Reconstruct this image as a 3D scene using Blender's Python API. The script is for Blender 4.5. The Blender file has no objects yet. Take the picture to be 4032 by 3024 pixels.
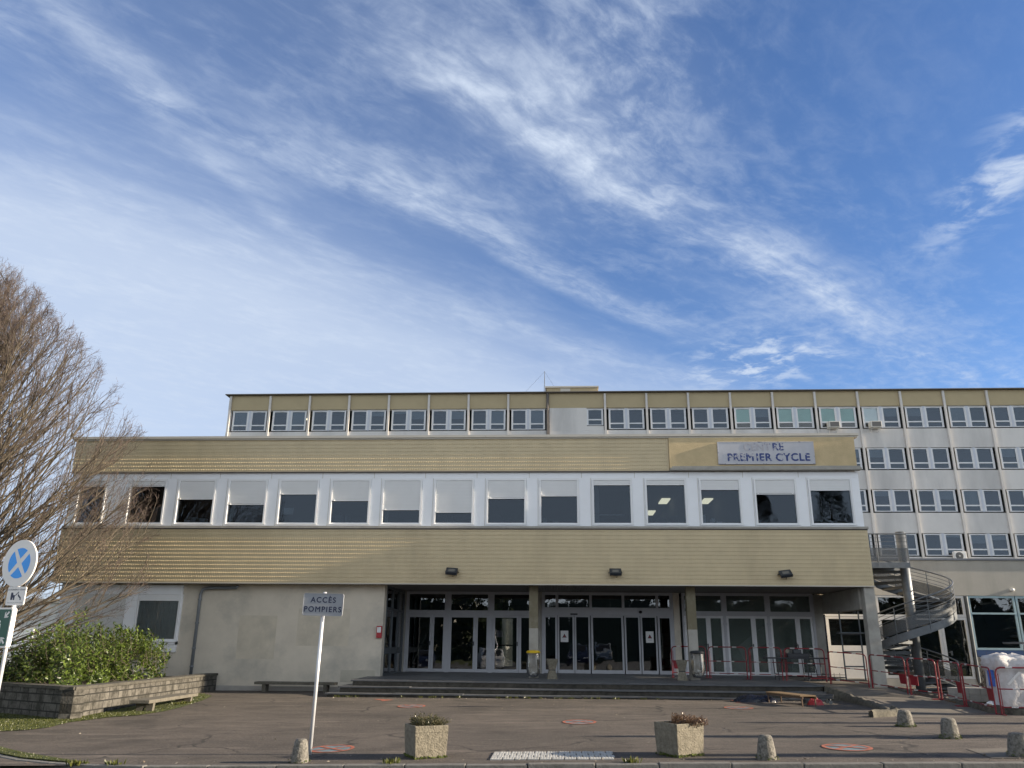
import bpy, bmesh, math, random
import numpy as np
from mathutils import Vector, Matrix
R = math.radians
random.seed(7)
C = bpy.context.scene.collection
sc = bpy.context.scene

# ------------------------------------------------------------------ camera
F_PX = 3174.3
PITCH, YAW, ROLL = R(17.92), R(3.406), R(0.5516)
fwd = Vector((-math.sin(YAW)*math.cos(PITCH), math.cos(YAW)*math.cos(PITCH), math.sin(PITCH)))
right0 = Vector((math.cos(YAW), math.sin(YAW), 0))
up0 = right0.cross(fwd)
rgt = right0*math.cos(ROLL) + up0*math.sin(ROLL)
upv = up0*math.cos(ROLL) - right0*math.sin(ROLL)
cam = bpy.data.objects.new('camera', bpy.data.cameras.new('camera'))
C.objects.link(cam)
cam.matrix_world = Matrix(((rgt.x, upv.x, -fwd.x, 0), (rgt.y, upv.y, -fwd.y, 0), (rgt.z, upv.z, -fwd.z, 1.6), (0, 0, 0, 1)))
cam.data.sensor_width = 36
cam.data.lens = F_PX/4032*36
cam.data.clip_end = 3000
sc.camera = cam

# ------------------------------------------------------------------ light
SUN_EL, SUN_AZ = R(16.5), R(-2.2)      # azimuth from +X towards +Y: the sun stands to the right, nearly along the facade
sund = Vector((math.cos(SUN_EL)*math.cos(SUN_AZ), math.cos(SUN_EL)*math.sin(SUN_AZ), math.sin(SUN_EL)))
sl = bpy.data.lights.new('sun', 'SUN')
sl.energy = 5.0
sl.angle = R(0.5)
sl.color = (1.0, 0.84, 0.64)
so = bpy.data.objects.new('sun', sl)
C.objects.link(so)
so.rotation_euler = sund.to_track_quat('Z', 'Y').to_euler()
so.location = (40, 0, 40)
sc.view_settings.view_transform = 'Standard'
sc.view_settings.look = 'None'
sc.view_settings.gamma = 1
sc.view_settings.exposure = 1.3
sc.cycles.max_bounces = 8
sc.cycles.transparent_max_bounces = 16

w = bpy.data.worlds.new('World')
sc.world = w
w.use_nodes = True
nt = w.node_tree
nt.nodes.clear()

class X:
    """A small wrapper that turns arithmetic into shader math nodes."""
    tree = None
    def __init__(s, sock): s.s = sock
    @staticmethod
    def m(op, *a, clamp=False):
        n = X.tree.nodes.new('ShaderNodeMath'); n.operation = op; n.use_clamp = clamp
        for i, v in enumerate(a):
            if isinstance(v, X): X.tree.links.new(v.s, n.inputs[i])
            else: n.inputs[i].default_value = v
        return X(n.outputs[0])
    def __add__(s, o): return X.m('ADD', s, o)
    __radd__ = __add__
    def __sub__(s, o): return X.m('SUBTRACT', s, o)
    def __rsub__(s, o): return X.m('SUBTRACT', o, s)
    def __mul__(s, o): return X.m('MULTIPLY', s, o)
    __rmul__ = __mul__
    def __truediv__(s, o): return X.m('DIVIDE', s, o)

def ss(a, b, x):
    n = X.tree.nodes.new('ShaderNodeMapRange'); n.interpolation_type = 'SMOOTHSTEP'
    X.tree.links.new(x.s, n.inputs[0])
    n.inputs[1].default_value = a; n.inputs[2].default_value = b
    return X(n.outputs[0])

def gauss(x, wd):
    q = x/wd
    return X.m('EXPONENT', (q*q)*-1.0)

def noise2(a, b, scale=1.0, detail=6.0, rough=0.55, dist=0.0, z=0.0):
    cb = X.tree.nodes.new('ShaderNodeCombineXYZ')
    X.tree.links.new(a.s, cb.inputs[0]); X.tree.links.new(b.s, cb.inputs[1]); cb.inputs[2].default_value = z
    n = X.tree.nodes.new('ShaderNodeTexNoise')
    X.tree.links.new(cb.outputs[0], n.inputs['Vector'])
    n.inputs['Scale'].default_value = scale; n.inputs['Detail'].default_value = detail
    n.inputs['Roughness'].default_value = rough; n.inputs['Distortion'].default_value = dist
    return X(n.outputs[0])

X.tree = nt
tc = nt.nodes.new('ShaderNodeTexCoord')
sp = nt.nodes.new('ShaderNodeSeparateXYZ'); nt.links.new(tc.outputs['Generated'], sp.inputs[0])
dx, dy, dz = (X(sp.outputs[i]) for i in range(3))
dzc = X.m('MAXIMUM', dz, 0.03)
px, py = dx/dzc, dy/dzc                 # the point where the view ray meets the high cloud layer
u, v = (px+py)*0.7071, (py-px)*0.7071   # along and across the main drift of the cirrus
wob = noise2(u, v, 1.1, 3, 0.5, 0.0, 3.0) - 0.5
vv = v + wob*0.20
fib = noise2(u*0.75, vv*4.2, 1.6, 9, 0.62, 0.25, 1.0)           # combed fibres
fin = noise2(u*1.6, vv*13.0, 1.7, 6, 0.6, 0.2, 7.0)             # finer threads
fib2 = noise2(u*1.5 - v*0.6, vv*2.0 + u*0.7, 2.2, 9, 0.62, 0.3, 5.0)
big = noise2(u*0.7, v*1.2, 1.0, 4, 0.5, 0.2, 9.0)
fine = noise2(u*5.0 + v*1.5, vv*9.0 - u*1.5, 2.2, 8, 0.62, 0.35, 13.0)
thr = ss(0.38, 0.64, fib*0.42 + fin*0.16 + fib2*0.22 + fine*0.20)
edge = ss(0.84, 1.04, vv)*(1.0 - ss(1.04, 1.12, vv))
main = edge*ss(0.35, 0.9, u)*(1.0 - ss(2.0, 2.8, u))
vm = vv - 0.10*ss(0.9, 1.6, u)
midb = ss(1.26, 1.40, vm)*(1.0 - ss(1.40, 1.47, vm))*ss(0.5, 1.2, u)*(1.0 - ss(1.7, 2.4, u))
lv = vv - 1.24 - u*0.62
left = ss(-0.12, 0.0, lv)*(1.0 - ss(0.0, 0.06, lv))*(1.0 - ss(0.7, 1.3, u))
rgtb = gauss(vv - 0.24 - u*0.56, 0.17)*(1.0 - ss(0.9, 1.7, u))
lowm = gauss(vv - 1.08, 0.20)*ss(1.4, 2.3, u)
den = main*(0.10 + 0.56*thr) + midb*(0.08 + 0.56*thr) + left*(0.05 + 0.24*thr)
den = den + rgtb*(0.05 + 0.44*ss(0.40, 0.68, fib2*0.6 + fine*0.4)) + lowm*(0.04 + 0.30*thr)
veil = ss(0.40, 0.74, fib*0.65 + fine*0.35)*(0.06 + 0.30*ss(0.42, 0.66, big))*(1.0 - 0.75*ss(1.6, 2.1, v)) + ss(0.44, 0.70, fib2*0.55 + fine*0.45)*0.17
den = den + veil*(0.25 + 0.75*ss(0.35, 0.95, v))*(1.0 - 0.6*ss(1.44, 1.52, vv)*(1.0 - ss(1.65, 1.9, vv)))
den = den + ss(0.95, 1.6, v)*0.05 + ss(0.55, 0.9, v)*(1.0 - ss(0.9, 1.7, u))*0.10
haze_low = ss(1.50, 2.36, v + (fib - 0.5)*0.16 + (big - 0.5)*0.7)*0.70
den = den + haze_low*(1.0 - den*0.6)
puff = noise2(px, py, 7.5, 9, 0.60, 0.3, 2.0)
pm = gauss(px - 1.00, 0.09)*gauss(py - 1.50, 0.40)
pm2 = gauss(px - 0.75, 0.24)*gauss(py - 2.85, 0.28)
den = den + ss(0.44, 0.66, puff)*(pm*0.95 + pm2*0.95)
hz = (1.0 - ss(0.10, 0.30, dz))*0.06                               # pale air low over the horizon
den = X.m('MINIMUM', den + hz, 0.97)
back = 1.0 - ss(-0.30, 0.22, dy)                                   # invented bright overcast behind the viewer, added to light the shaded facade
sky = nt.nodes.new('ShaderNodeTexSky'); sky.sky_type = 'NISHITA'
sky.sun_disc = False; sky.sun_elevation = SUN_EL; sky.sun_rotation = R(90) - SUN_AZ
sky.altitude = 200; sky.air_density = 1.0; sky.dust_density = 0.3; sky.ozone_density = 3.0
tint = nt.nodes.new('ShaderNodeMix'); tint.data_type = 'RGBA'; tint.blend_type = 'MULTIPLY'; tint.inputs['Factor'].default_value = 1
nt.links.new(sky.outputs[0], tint.inputs['A']); tint.inputs['B'].default_value = (0.95, 1.10, 1.38, 1)
mix = nt.nodes.new('ShaderNodeMix'); mix.data_type = 'RGBA'
nt.links.new(den.s, mix.inputs['Factor']); nt.links.new(tint.outputs['Result'], mix.inputs['A'])
mix.inputs['B'].default_value = (4.75, 5.45, 6.6, 1)
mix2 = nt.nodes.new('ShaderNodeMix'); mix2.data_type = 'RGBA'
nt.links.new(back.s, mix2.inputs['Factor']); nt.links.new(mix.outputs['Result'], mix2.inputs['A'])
low = 0.26 + 1.20*(1.0 - ss(0.26, 0.70, dz))                       # added overcast weighted low, to light the facade more than the ground
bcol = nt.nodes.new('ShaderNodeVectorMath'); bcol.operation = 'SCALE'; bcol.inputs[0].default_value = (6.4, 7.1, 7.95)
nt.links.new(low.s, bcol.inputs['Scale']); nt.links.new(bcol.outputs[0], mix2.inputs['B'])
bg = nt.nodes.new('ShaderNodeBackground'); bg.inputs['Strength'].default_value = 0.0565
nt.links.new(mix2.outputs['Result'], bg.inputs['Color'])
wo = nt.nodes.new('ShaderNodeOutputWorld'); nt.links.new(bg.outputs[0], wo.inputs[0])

# ------------------------------------------------------------------ helpers
def sst(a, b, t):
    t = min(1, max(0, (t-a)/(b-a))); return t*t*(3-2*t)
def g(x, y):
    """height of the forecourt: it falls gently to the left and rises to the building"""
    s = .02 + (.004-.02)*min(1, max(0, (y-14)/13))
    return x*s + .06*sst(17, 26, y)

class MB:
    def __init__(s): s.v = []; s.f = []
    def add(s, vs, fs):
        o = len(s.v); s.v += [tuple(p) for p in vs]; s.f += [tuple(i+o for i in f) for f in fs]; return s
    def box(s, x0, x1, y0, y1, z0, z1):
        return s.add([(x0,y0,z0),(x1,y0,z0),(x1,y1,z0),(x0,y1,z0),(x0,y0,z1),(x1,y0,z1),(x1,y1,z1),(x0,y1,z1)],
                     [(0,3,2,1),(4,5,6,7),(0,1,5,4),(1,2,6,5),(2,3,7,6),(3,0,4,7)])
    def hexa(s, b, t):
        return s.add(list(b)+list(t), [(3,2,1,0),(4,5,6,7),(0,1,5,4),(1,2,6,5),(2,3,7,6),(3,0,4,7)])
    def tube(s, pts, r, n=8, r2=None, cap=True):
        pts = [Vector(p) for p in pts]; k = len(pts)
        if r2 is None: r2 = r
        base = len(s.v); T = None; N = None
        for i, p in enumerate(pts):
            t = (pts[min(i+1, k-1)] - pts[max(i-1, 0)])
            t = t.normalized() if t.length > 1e-9 else Vector((0,0,1))
            if N is None:
                N = t.cross(Vector((0,0,1)))
                if N.length < 1e-3: N = Vector((1,0,0))
                N.normalize()
            else:
                N = N - t*N.dot(t)
                if N.length < 1e-4: N = t.orthogonal()
                N.normalize()
            B = t.cross(N)
            rr = r + (r2-r)*i/max(1, k-1)
            for j in range(n):
                a = 2*math.pi*j/n
                q = p + N*(rr*math.cos(a)) + B*(rr*math.sin(a)); s.v.append(tuple(q))
        for i in range(k-1):
            for j in range(n):
                a, b = base+i*n+j, base+i*n+(j+1) % n
                s.f.append((a, b, b+n, a+n))
        if cap:
            s.f.append(tuple(base+j for j in range(n))[::-1]); s.f.append(tuple(base+(k-1)*n+j for j in range(n)))
        return s
    def lathe(s, prof, cx=0, cy=0, n=24, jit=0.0, cap=True):
        base = len(s.v)
        for (r, z) in prof:
            for j in range(n):
                a = 2*math.pi*j/n; q = 1+random.uniform(-jit, jit)
                s.v.append((cx+r*q*math.cos(a), cy+r*q*math.sin(a), z+random.uniform(-jit, jit)*.1))
        for i in range(len(prof)-1):
            for j in range(n):
                a, b = base+i*n+j, base+i*n+(j+1) % n
                s.f.append((a, b, b+n, a+n))
        if cap:
            s.f.append(tuple(base+j for j in range(n))[::-1]); s.f.append(tuple(base+(len(prof)-1)*n+j for j in range(n)))
        return s
    def prism(s, poly, z0, z1):
        n = len(poly)
        return s.add([(x, y, z0) for x, y in poly]+[(x, y, z1) for x, y in poly],
                     [tuple(range(n))[::-1], tuple(range(n, 2*n))]+[(i, (i+1) % n, n+(i+1) % n, n+i) for i in range(n)])
    def xf(s, M):
        s.v = [tuple(M @ Vector(p)) for p in s.v]; return s
    def mesh(s, name, m, smooth=False):
        me = bpy.data.meshes.new(name); me.from_pydata(s.v, [], s.f); me.update()
        for mm in (m if isinstance(m, (list, tuple)) else [m]): me.materials.append(mm)
        if smooth:
            me.polygons.foreach_set('use_smooth', [True]*len(me.polygons))
        return me
    def build(s, name, m, parent=None, smooth=False, bevel=0, loc=None, rotz=None):
        o = bpy.data.objects.new(name, s.mesh(name, m, smooth)); C.objects.link(o)
        if parent is not None: o.parent = parent
        if loc is not None: o.location = loc
        if rotz is not None: o.rotation_euler = (0, 0, rotz)
        if bevel:
            b = o.modifiers.new('b', 'BEVEL'); b.width = bevel; b.segments = 2; b.limit_method = 'ANGLE'
        return o

def tag(o, label, cat, group=None, kind=None):
    o['label'] = label; o['category'] = cat
    if group: o['group'] = group
    if kind: o['kind'] = kind
    return o
def thing(name, label, cat, loc=(0,0,0), rotz=0, group=None):
    o = bpy.data.objects.new(name, None); C.objects.link(o); o.location = loc; o.rotation_euler = (0,0,rotz)
    o.empty_display_size = .1
    return tag(o, label, cat, group)
def copy_tree(o, parent=None):
    c = o.copy(); C.objects.link(c)
    if parent is not None: c.parent = parent
    for ch in list(o.children): copy_tree(ch, c)
    return c
def struct(o):
    o['kind'] = 'structure'; return o

def text(name, body, m, parent, loc, rot, size, ext=.002, align='CENTER', bold=0.0, space=1.0, sx=1.0):
    cu = bpy.data.curves.new(name, 'FONT'); cu.body = body; cu.size = size; cu.extrude = ext
    cu.align_x = align; cu.align_y = 'CENTER'; cu.space_character = space
    t_ = bpy.data.objects.new(name, cu); C.objects.link(t_)
    me = bpy.data.meshes.new_from_object(t_, depsgraph=bpy.context.evaluated_depsgraph_get()); me.name = name
    bpy.data.objects.remove(t_)
    if bold:                                   # heavier strokes: the outline is laid down several times, a hair apart
        vs = [tuple(q.co) for q in me.vertices]; fs = [tuple(q.vertices) for q in me.polygons]; n_ = len(vs); V_, F_ = [], []
        for k, (ax, az) in enumerate(((0,0),(bold,0),(-bold,0),(0,bold),(0,-bold))):
            V_ += [(p_[0]+ax, p_[1]+az, p_[2]+k*.0003) for p_ in vs]; F_ += [tuple(i_+k*n_ for i_ in f_) for f_ in fs]
        me = bpy.data.meshes.new(name); me.from_pydata(V_, [], F_)
    me.materials.clear(); me.materials.append(m)
    o = bpy.data.objects.new(name, me); C.objects.link(o)
    o.parent = parent; o.location = loc; o.rotation_euler = rot; o.scale = (sx, 1, 1)
    return o

# ------------------------------------------------------------------ materials
def newmat(name):
    m = bpy.data.materials.new(name); m.use_nodes = True
    t = m.node_tree; b = t.nodes['Principled BSDF']; return m, t, b
def mat(name, col, rough=.6, var=.12, scale=6., bump=0., bscale=40., metal=0., dirt=None, dirt_amt=.5, dscale=1.2, stretch=None, spec=None):
    m, t, b = newmat(name)
    b.inputs['Roughness'].default_value = rough; b.inputs['Metallic'].default_value = metal
    if spec is not None: b.inputs['Specular IOR Level'].default_value = spec
    tcn = t.nodes.new('ShaderNodeNewGeometry'); src = tcn.outputs['Position']
    if stretch:
        mp = t.nodes.new('ShaderNodeMapping'); mp.inputs['Scale'].default_value = stretch
        t.links.new(src, mp.inputs[0]); src2 = mp.outputs[0]
    else: src2 = src
    n = t.nodes.new('ShaderNodeTexNoise'); n.inputs['Scale'].default_value = scale; n.inputs['Detail'].default_value = 6; n.inputs['Roughness'].default_value = .62
    t.links.new(src, n.inputs['Vector'])
    mr = t.nodes.new('ShaderNodeMapRange'); mr.inputs[1].default_value = .25; mr.inputs[2].default_value = .75
    mr.inputs[3].default_value = 1-var; mr.inputs[4].default_value = 1+var
    t.links.new(n.outputs[0], mr.inputs[0])
    mx = t.nodes.new('ShaderNodeMix'); mx.data_type = 'RGBA'; mx.blend_type = 'MULTIPLY'; mx.inputs['Factor'].default_value = 1
    mx.inputs['A'].default_value = (*col, 1); t.links.new(mr.outputs[0], mx.inputs['B'])
    out = mx.outputs['Result']
    if dirt:
        n2 = t.nodes.new('ShaderNodeTexNoise'); n2.inputs['Scale'].default_value = dscale; n2.inputs['Detail'].default_value = 8; n2.inputs['Roughness'].default_value = .65
        t.links.new(src2, n2.inputs['Vector'])
        r2 = t.nodes.new('ShaderNodeMapRange'); r2.inputs[1].default_value = .48; r2.inputs[2].default_value = .72; r2.inputs[4].default_value = dirt_amt
        t.links.new(n2.outputs[0], r2.inputs[0])
        m2 = t.nodes.new('ShaderNodeMix'); m2.data_type = 'RGBA'
        t.links.new(r2.outputs[0], m2.inputs['Factor']); t.links.new(out, m2.inputs['A']); m2.inputs['B'].default_value = (*dirt, 1)
        out = m2.outputs['Result']
    t.links.new(out, b.inputs['Base Color'])
    if bump:
        n3 = t.nodes.new('ShaderNodeTexNoise'); n3.inputs['Scale'].default_value = bscale; n3.inputs['Detail'].default_value = 5
        t.links.new(src, n3.inputs['Vector'])
        bp = t.nodes.new('ShaderNodeBump'); bp.inputs['Strength'].default_value = bump; bp.inputs['Distance'].default_value = .02
        t.links.new(n3.outputs[0], bp.inputs['Height']); t.links.new(bp.outputs[0], b.inputs['Normal'])
    return m

def glass_mat(name, tint=(.55,.6,.6), f0=.10, gcol=(1,1,1), rough=.01):
    m = bpy.data.materials.new(name); m.use_nodes = True; t = m.node_tree; t.nodes.clear()
    o = t.nodes.new('ShaderNodeOutputMaterial'); tr = t.nodes.new('ShaderNodeBsdfTransparent'); gl = t.nodes.new('ShaderNodeBsdfGlossy')
    tr.inputs[0].default_value = (*tint, 1); gl.inputs['Roughness'].default_value = rough; gl.inputs[0].default_value = (*gcol, 1)
    lw = t.nodes.new('ShaderNodeFresnel'); lw.inputs['IOR'].default_value = 1.5
    a = t.nodes.new('ShaderNodeMath'); a.inputs[1].default_value = f0; t.links.new(lw.outputs[0], a.inputs[0]); a.use_clamp = True
    mx = t.nodes.new('ShaderNodeMixShader'); t.links.new(a.outputs[0], mx.inputs[0]); t.links.new(tr.outputs[0], mx.inputs[1]); t.links.new(gl.outputs[0], mx.inputs[2])
    # very slight waviness of the panes
    ge = t.nodes.new('ShaderNodeNewGeometry'); n = t.nodes.new('ShaderNodeTexNoise'); n.inputs['Scale'].default_value = 1.3
    t.links.new(ge.outputs['Position'], n.inputs['Vector'])
    bp = t.nodes.new('ShaderNodeBump'); bp.inputs['Strength'].default_value = .05; bp.inputs['Distance'].default_value = .05
    t.links.new(n.outputs[0], bp.inputs['Height']); t.links.new(bp.outputs[0], gl.inputs['Normal'])
    t.links.new(mx.outputs[0], o.inputs[0]); return m

def emis(name, col, st):
    m, t, b = newmat(name); b.inputs['Base Color'].default_value = (.8,.8,.8,1)
    b.inputs['Emission Color'].default_value = (*col, 1); b.inputs['Emission Strength'].default_value = st; return m

M = {}
M['panel'] = mat('beige_metal_panel', (.56,.46,.285), .36, .07, 2.5, dirt=(.41,.33,.20), dirt_amt=.55, dscale=.7, stretch=(1,1,.35))
M['mid'] = mat('grey_blue_panel', (.50,.53,.60), .5, .05, 2)
M['sash'] = mat('weathered_sash', (.66,.67,.69), .4, .05, 3)
M['coping'] = mat('coping_metal', (.50,.47,.41), .4, .06, 2)
M['stucco'] = mat('ochre_stucco', (.55,.435,.255), .9, .12, 3, .5, 40)
M['white_panel'] = mat('white_cladding', (.86,.88,.91), .5, .035, 2)
M['pvc'] = mat('white_pvc', (.80,.81,.82), .35, .02, 3)
M['shutter'] = mat('shutter_pvc', (.80,.81,.815), .45, .03, 2)
M['alu'] = mat('door_aluminium', (.43,.44,.475), .38, .05, 4)
M['wall'] = mat('cream_render', (.61,.555,.465), .9, .10, 1.2, .15, 60, dirt=(.33,.32,.285), dirt_amt=.7, dscale=.75)
M['plinth'] = mat('plinth_grey', (.40,.38,.35), .9, .12, 3, .2, 50)
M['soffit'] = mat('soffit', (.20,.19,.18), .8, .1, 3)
M['concrete'] = mat('grey_concrete', (.36,.35,.32), .9, .13, 5, .3, 35, dirt=(.20,.19,.17), dirt_amt=.6, dscale=1.6)
M['concrete_lt'] = mat('column_concrete', (.36,.345,.31), .9, .10, 4, .2, 40, dirt=(.22,.21,.19), dirt_amt=.6, dscale=2.2)
M['col_paint'] = mat('column_shaded_yellow_paint', (.16,.14,.09), .8, .1, 5, dirt=(.30,.28,.23), dirt_amt=.5, dscale=3)  # yellow paint, darkened to carry the shade under the overhang
M['tower_white'] = mat('tower_render', (.65,.63,.61), .9, .05, 1.0, .12, 40, dirt=(.40,.395,.39), dirt_amt=.75, dscale=.34, stretch=(1,1,.25))
M['tower_ochre'] = mat('tower_ochre', (.42,.345,.215), .85, .06, 1.0, .08, 30)
M['pilaster'] = mat('pilaster', (.58,.56,.54), .8, .08, 2, dirt=(.42,.40,.38), dirt_amt=.5, dscale=.6, stretch=(1,1,.3))
M['roof_edge'] = mat('roof_edge', (.10,.09,.085), .7, .2, 3)
M['roof'] = mat('roof_felt', (.12,.12,.12), .9, .2, 1)
M['annex'] = mat('annex_render', (.43,.42,.39), .9, .06, 1.5, .3, 60, dirt=(.27,.27,.25), dirt_amt=.5, dscale=1.1, stretch=(1,1,.2))
M['dark'] = mat('dark_interior', (.045,.05,.055), .9, .2, 2)
M['office'] = mat('office_interior', (.055,.058,.06), .9, .1, 1)
M['blind'] = mat('blind_fabric', (.42,.44,.45), .8, .06, 2)
M['blind_green'] = mat('blind_green', (.30,.55,.50), .8, .06, 2)
M['blind_white'] = mat('blind_foil', (.80,.86,.87), .4, .06, 2)
M['glass'] = glass_mat('window_glass', (.50,.54,.56), .0, (.70,.80,.93))
M['tglass'] = glass_mat('tower_glass', (.62,.66,.68), .01, (.68,.78,.92))
M['dglass'] = glass_mat('door_glass', (.50,.53,.53), .06)
M['clear'] = glass_mat('clear_glass', (.86,.89,.90), .0)
M['steel'] = mat('galvanised_steel', (.135,.15,.165), .48, .22, 6, metal=.4)
M['steel_dk'] = mat('dark_steel', (.10,.115,.13), .5, .15, 8, metal=.4)
M['black'] = mat('black_plastic', (.018,.02,.026), .45, .2, 6)
M['flood'] = mat('floodlight_body', (.03,.036,.045), .4, .1, 8)
M['lens'] = mat('floodlight_lens', (.16,.16,.15), .15, .05, 8)
M['red'] = mat('red_paint', (.20,.010,.018), .42, .15, 9)
M['redbox'] = mat('red_box', (.36,.018,.025), .4, .05, 9)
M['white'] = mat('white_paint', (.66,.67,.68), .45, .06, 9)
M['band'] = mat('reflective_band', (.52,.50,.49), .35, .08, 20)
M['sign_white'] = mat('sign_white', (.80,.77,.73), .35, .05, 6)
M['sign_grey'] = mat('sign_grey', (.27,.285,.31), .45, .07, 6)
M['navy'] = mat('sign_navy', (.016,.022,.06), .5, .1, 20)
M['blue'] = mat('sign_blue', (.015,.33,.92), .4, .04, 9)
M['green'] = mat('sign_green', (.005,.085,.05), .4, .05, 9)
M['pole'] = mat('pole_galv', (.60,.62,.65), .38, .06, 6, metal=.35)
M['agg'] = mat('exposed_aggregate', (.185,.168,.13), .95, .5, 28, .9, 40, dirt=(.06,.055,.04), dirt_amt=.8, dscale=14)
M['bollard'] = mat('bollard_concrete', (.165,.157,.138), .95, .55, 26, 1., 30, dirt=(.03,.03,.027), dirt_amt=.9, dscale=17)
M['moss'] = mat('moss', (.085,.11,.02), .95, .4, 30, .8, 80)
M['kerb'] = mat('kerb_stone', (.16,.157,.147), .9, .2, 7, .5, 40, dirt=(.07,.07,.064), dirt_amt=.7, dscale=4)
M['slate'] = mat('slate_tread', (.095,.10,.108), .55, .15, 6, .2, 40, dirt=(.055,.055,.055), dirt_amt=.6, dscale=2.5)
M['riser'] = mat('step_riser', (.06,.055,.046), .95, .35, 7, .9, 16, dirt=(.018,.018,.016), dirt_amt=.85, dscale=4)
M['ramp'] = mat('ramp_concrete', (.135,.12,.10), .9, .16, 3, .4, 60, dirt=(.07,.064,.055), dirt_amt=.7, dscale=1.6)
M['rough'] = mat('rough_concrete_edge', (.095,.088,.07), .95, .35, 14, 1., 22, dirt=(.025,.025,.02), dirt_amt=.9, dscale=8)
M['bench'] = mat('bench_concrete', (.125,.115,.092), .95, .25, 12, .5, 50, dirt=(.055,.052,.045), dirt_amt=.7, dscale=4)
M['wallcap'] = mat('dark_mossy_coping', (.062,.058,.048), .95, .3, 6, .5, 30, dirt=(.11,.105,.085), dirt_amt=.6, dscale=5)
M['bark'] = mat('bark', (.15,.115,.085), .9, .25, 9, .4, 30)
M['twig'] = mat('twig', (.085,.063,.055), .85, .3, 3)
M['limb'] = mat('limb_bark', (.088,.073,.052), .85, .25, 6)
M['soil'] = mat('soil', (.05,.04,.03), 1, .3, 12, .6, 30)
M['tactile'] = mat('tactile_white', (.40,.40,.385), .7, .12, 10, dirt=(.2,.195,.185), dirt_amt=.5, dscale=4)
M['mark_red'] = mat('mark_orange', (.36,.105,.06), .85, .3, 12, dirt=(.085,.068,.056), dirt_amt=.95, dscale=11)
M['mark_blue'] = mat('mark_blue', (.12,.18,.21), .85, .3, 12, dirt=(.07,.06,.052), dirt_amt=.95, dscale=7)
M['curtain'] = mat('net_curtain', (.40,.42,.42), .9, .08, 5)
M['gutter'] = mat('downpipe_zinc', (.20,.22,.24), .45, .12, 8, metal=.3)
M['ac'] = mat('ac_casing', (.60,.58,.53), .5, .08, 6)
M['ac_dk'] = mat('ac_grille', (.10,.10,.10), .6, .1, 30)
M['yellow'] = mat('yellow_ring', (.72,.48,.02), .4, .06, 9)
M['wood'] = mat('raw_wood', (.15,.10,.052), .8, .25, 14, .2, 30)
M['wood_dk'] = mat('old_wood', (.11,.07,.045), .85, .25, 14)
M['bigbag'] = mat('woven_bag', (.56,.55,.56), .8, .12, 6, .5, 25, dirt=(.34,.31,.29), dirt_amt=.6, dscale=4)
M['bluefilm'] = mat('blue_film', (.05,.16,.55), .4, .2, 9)
M['bluepanel'] = mat('blue_panel', (.035,.085,.22), .5, .05, 5)
M['blueframe'] = mat('pale_blue_frame', (.36,.50,.56), .45, .08, 6)
M['navyfilm'] = mat('dark_blue_film', (.010,.013,.026), .25, .5, 7, .6, 8)
def dusty_mat(name):
    m = glass_mat(name, (.6,.64,.62), .03); t = m.node_tree; mx0 = [n for n in t.nodes if n.type == 'MIX_SHADER'][0]
    d = t.nodes.new('ShaderNodeBsdfDiffuse'); ge = t.nodes.new('ShaderNodeNewGeometry'); n = t.nodes.new('ShaderNodeTexNoise'); n.inputs['Scale'].default_value = .9; n.inputs['Detail'].default_value = 5; t.links.new(ge.outputs['Position'], n.inputs['Vector'])
    d.inputs[0].default_value = (.30,.36,.34,1); r = t.nodes.new('ShaderNodeMapRange'); r.inputs[1].default_value = .35; r.inputs[2].default_value = .7; r.inputs[3].default_value = .12; r.inputs[4].default_value = .34; t.links.new(n.outputs[0], r.inputs[0])
    mx = t.nodes.new('ShaderNodeMixShader'); t.links.new(r.outputs[0], mx.inputs[0]); t.links.new(mx0.outputs[0], mx.inputs[1]); t.links.new(d.outputs[0], mx.inputs[2])
    t.links.new(mx.outputs[0], [n for n in t.nodes if n.type == 'OUTPUT_MATERIAL'][0].inputs[0]); return m
M['dusty'] = dusty_mat('dusty_glass')
M['plastic_clear'] = glass_mat('clear_bag', (.80,.79,.76), .09, rough=.25)
def screen_mat(name, col, open_):
    m, t, b = newmat(name); b.inputs['Base Color'].default_value = (*col, 1); b.inputs['Roughness'].default_value = .5; b.inputs['Metallic'].default_value = .4
    tr = t.nodes.new('ShaderNodeBsdfTransparent'); mx = t.nodes.new('ShaderNodeMixShader'); mx.inputs[0].default_value = open_
    o = t.nodes['Material Output']; t.links.new(b.outputs[0], mx.inputs[1]); t.links.new(tr.outputs[0], mx.inputs[2]); t.links.new(mx.outputs[0], o.inputs[0]); return m
M['mesh_panel'] = screen_mat('perforated_screen', (.12,.13,.14), .45)
M['road'] = None

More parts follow.
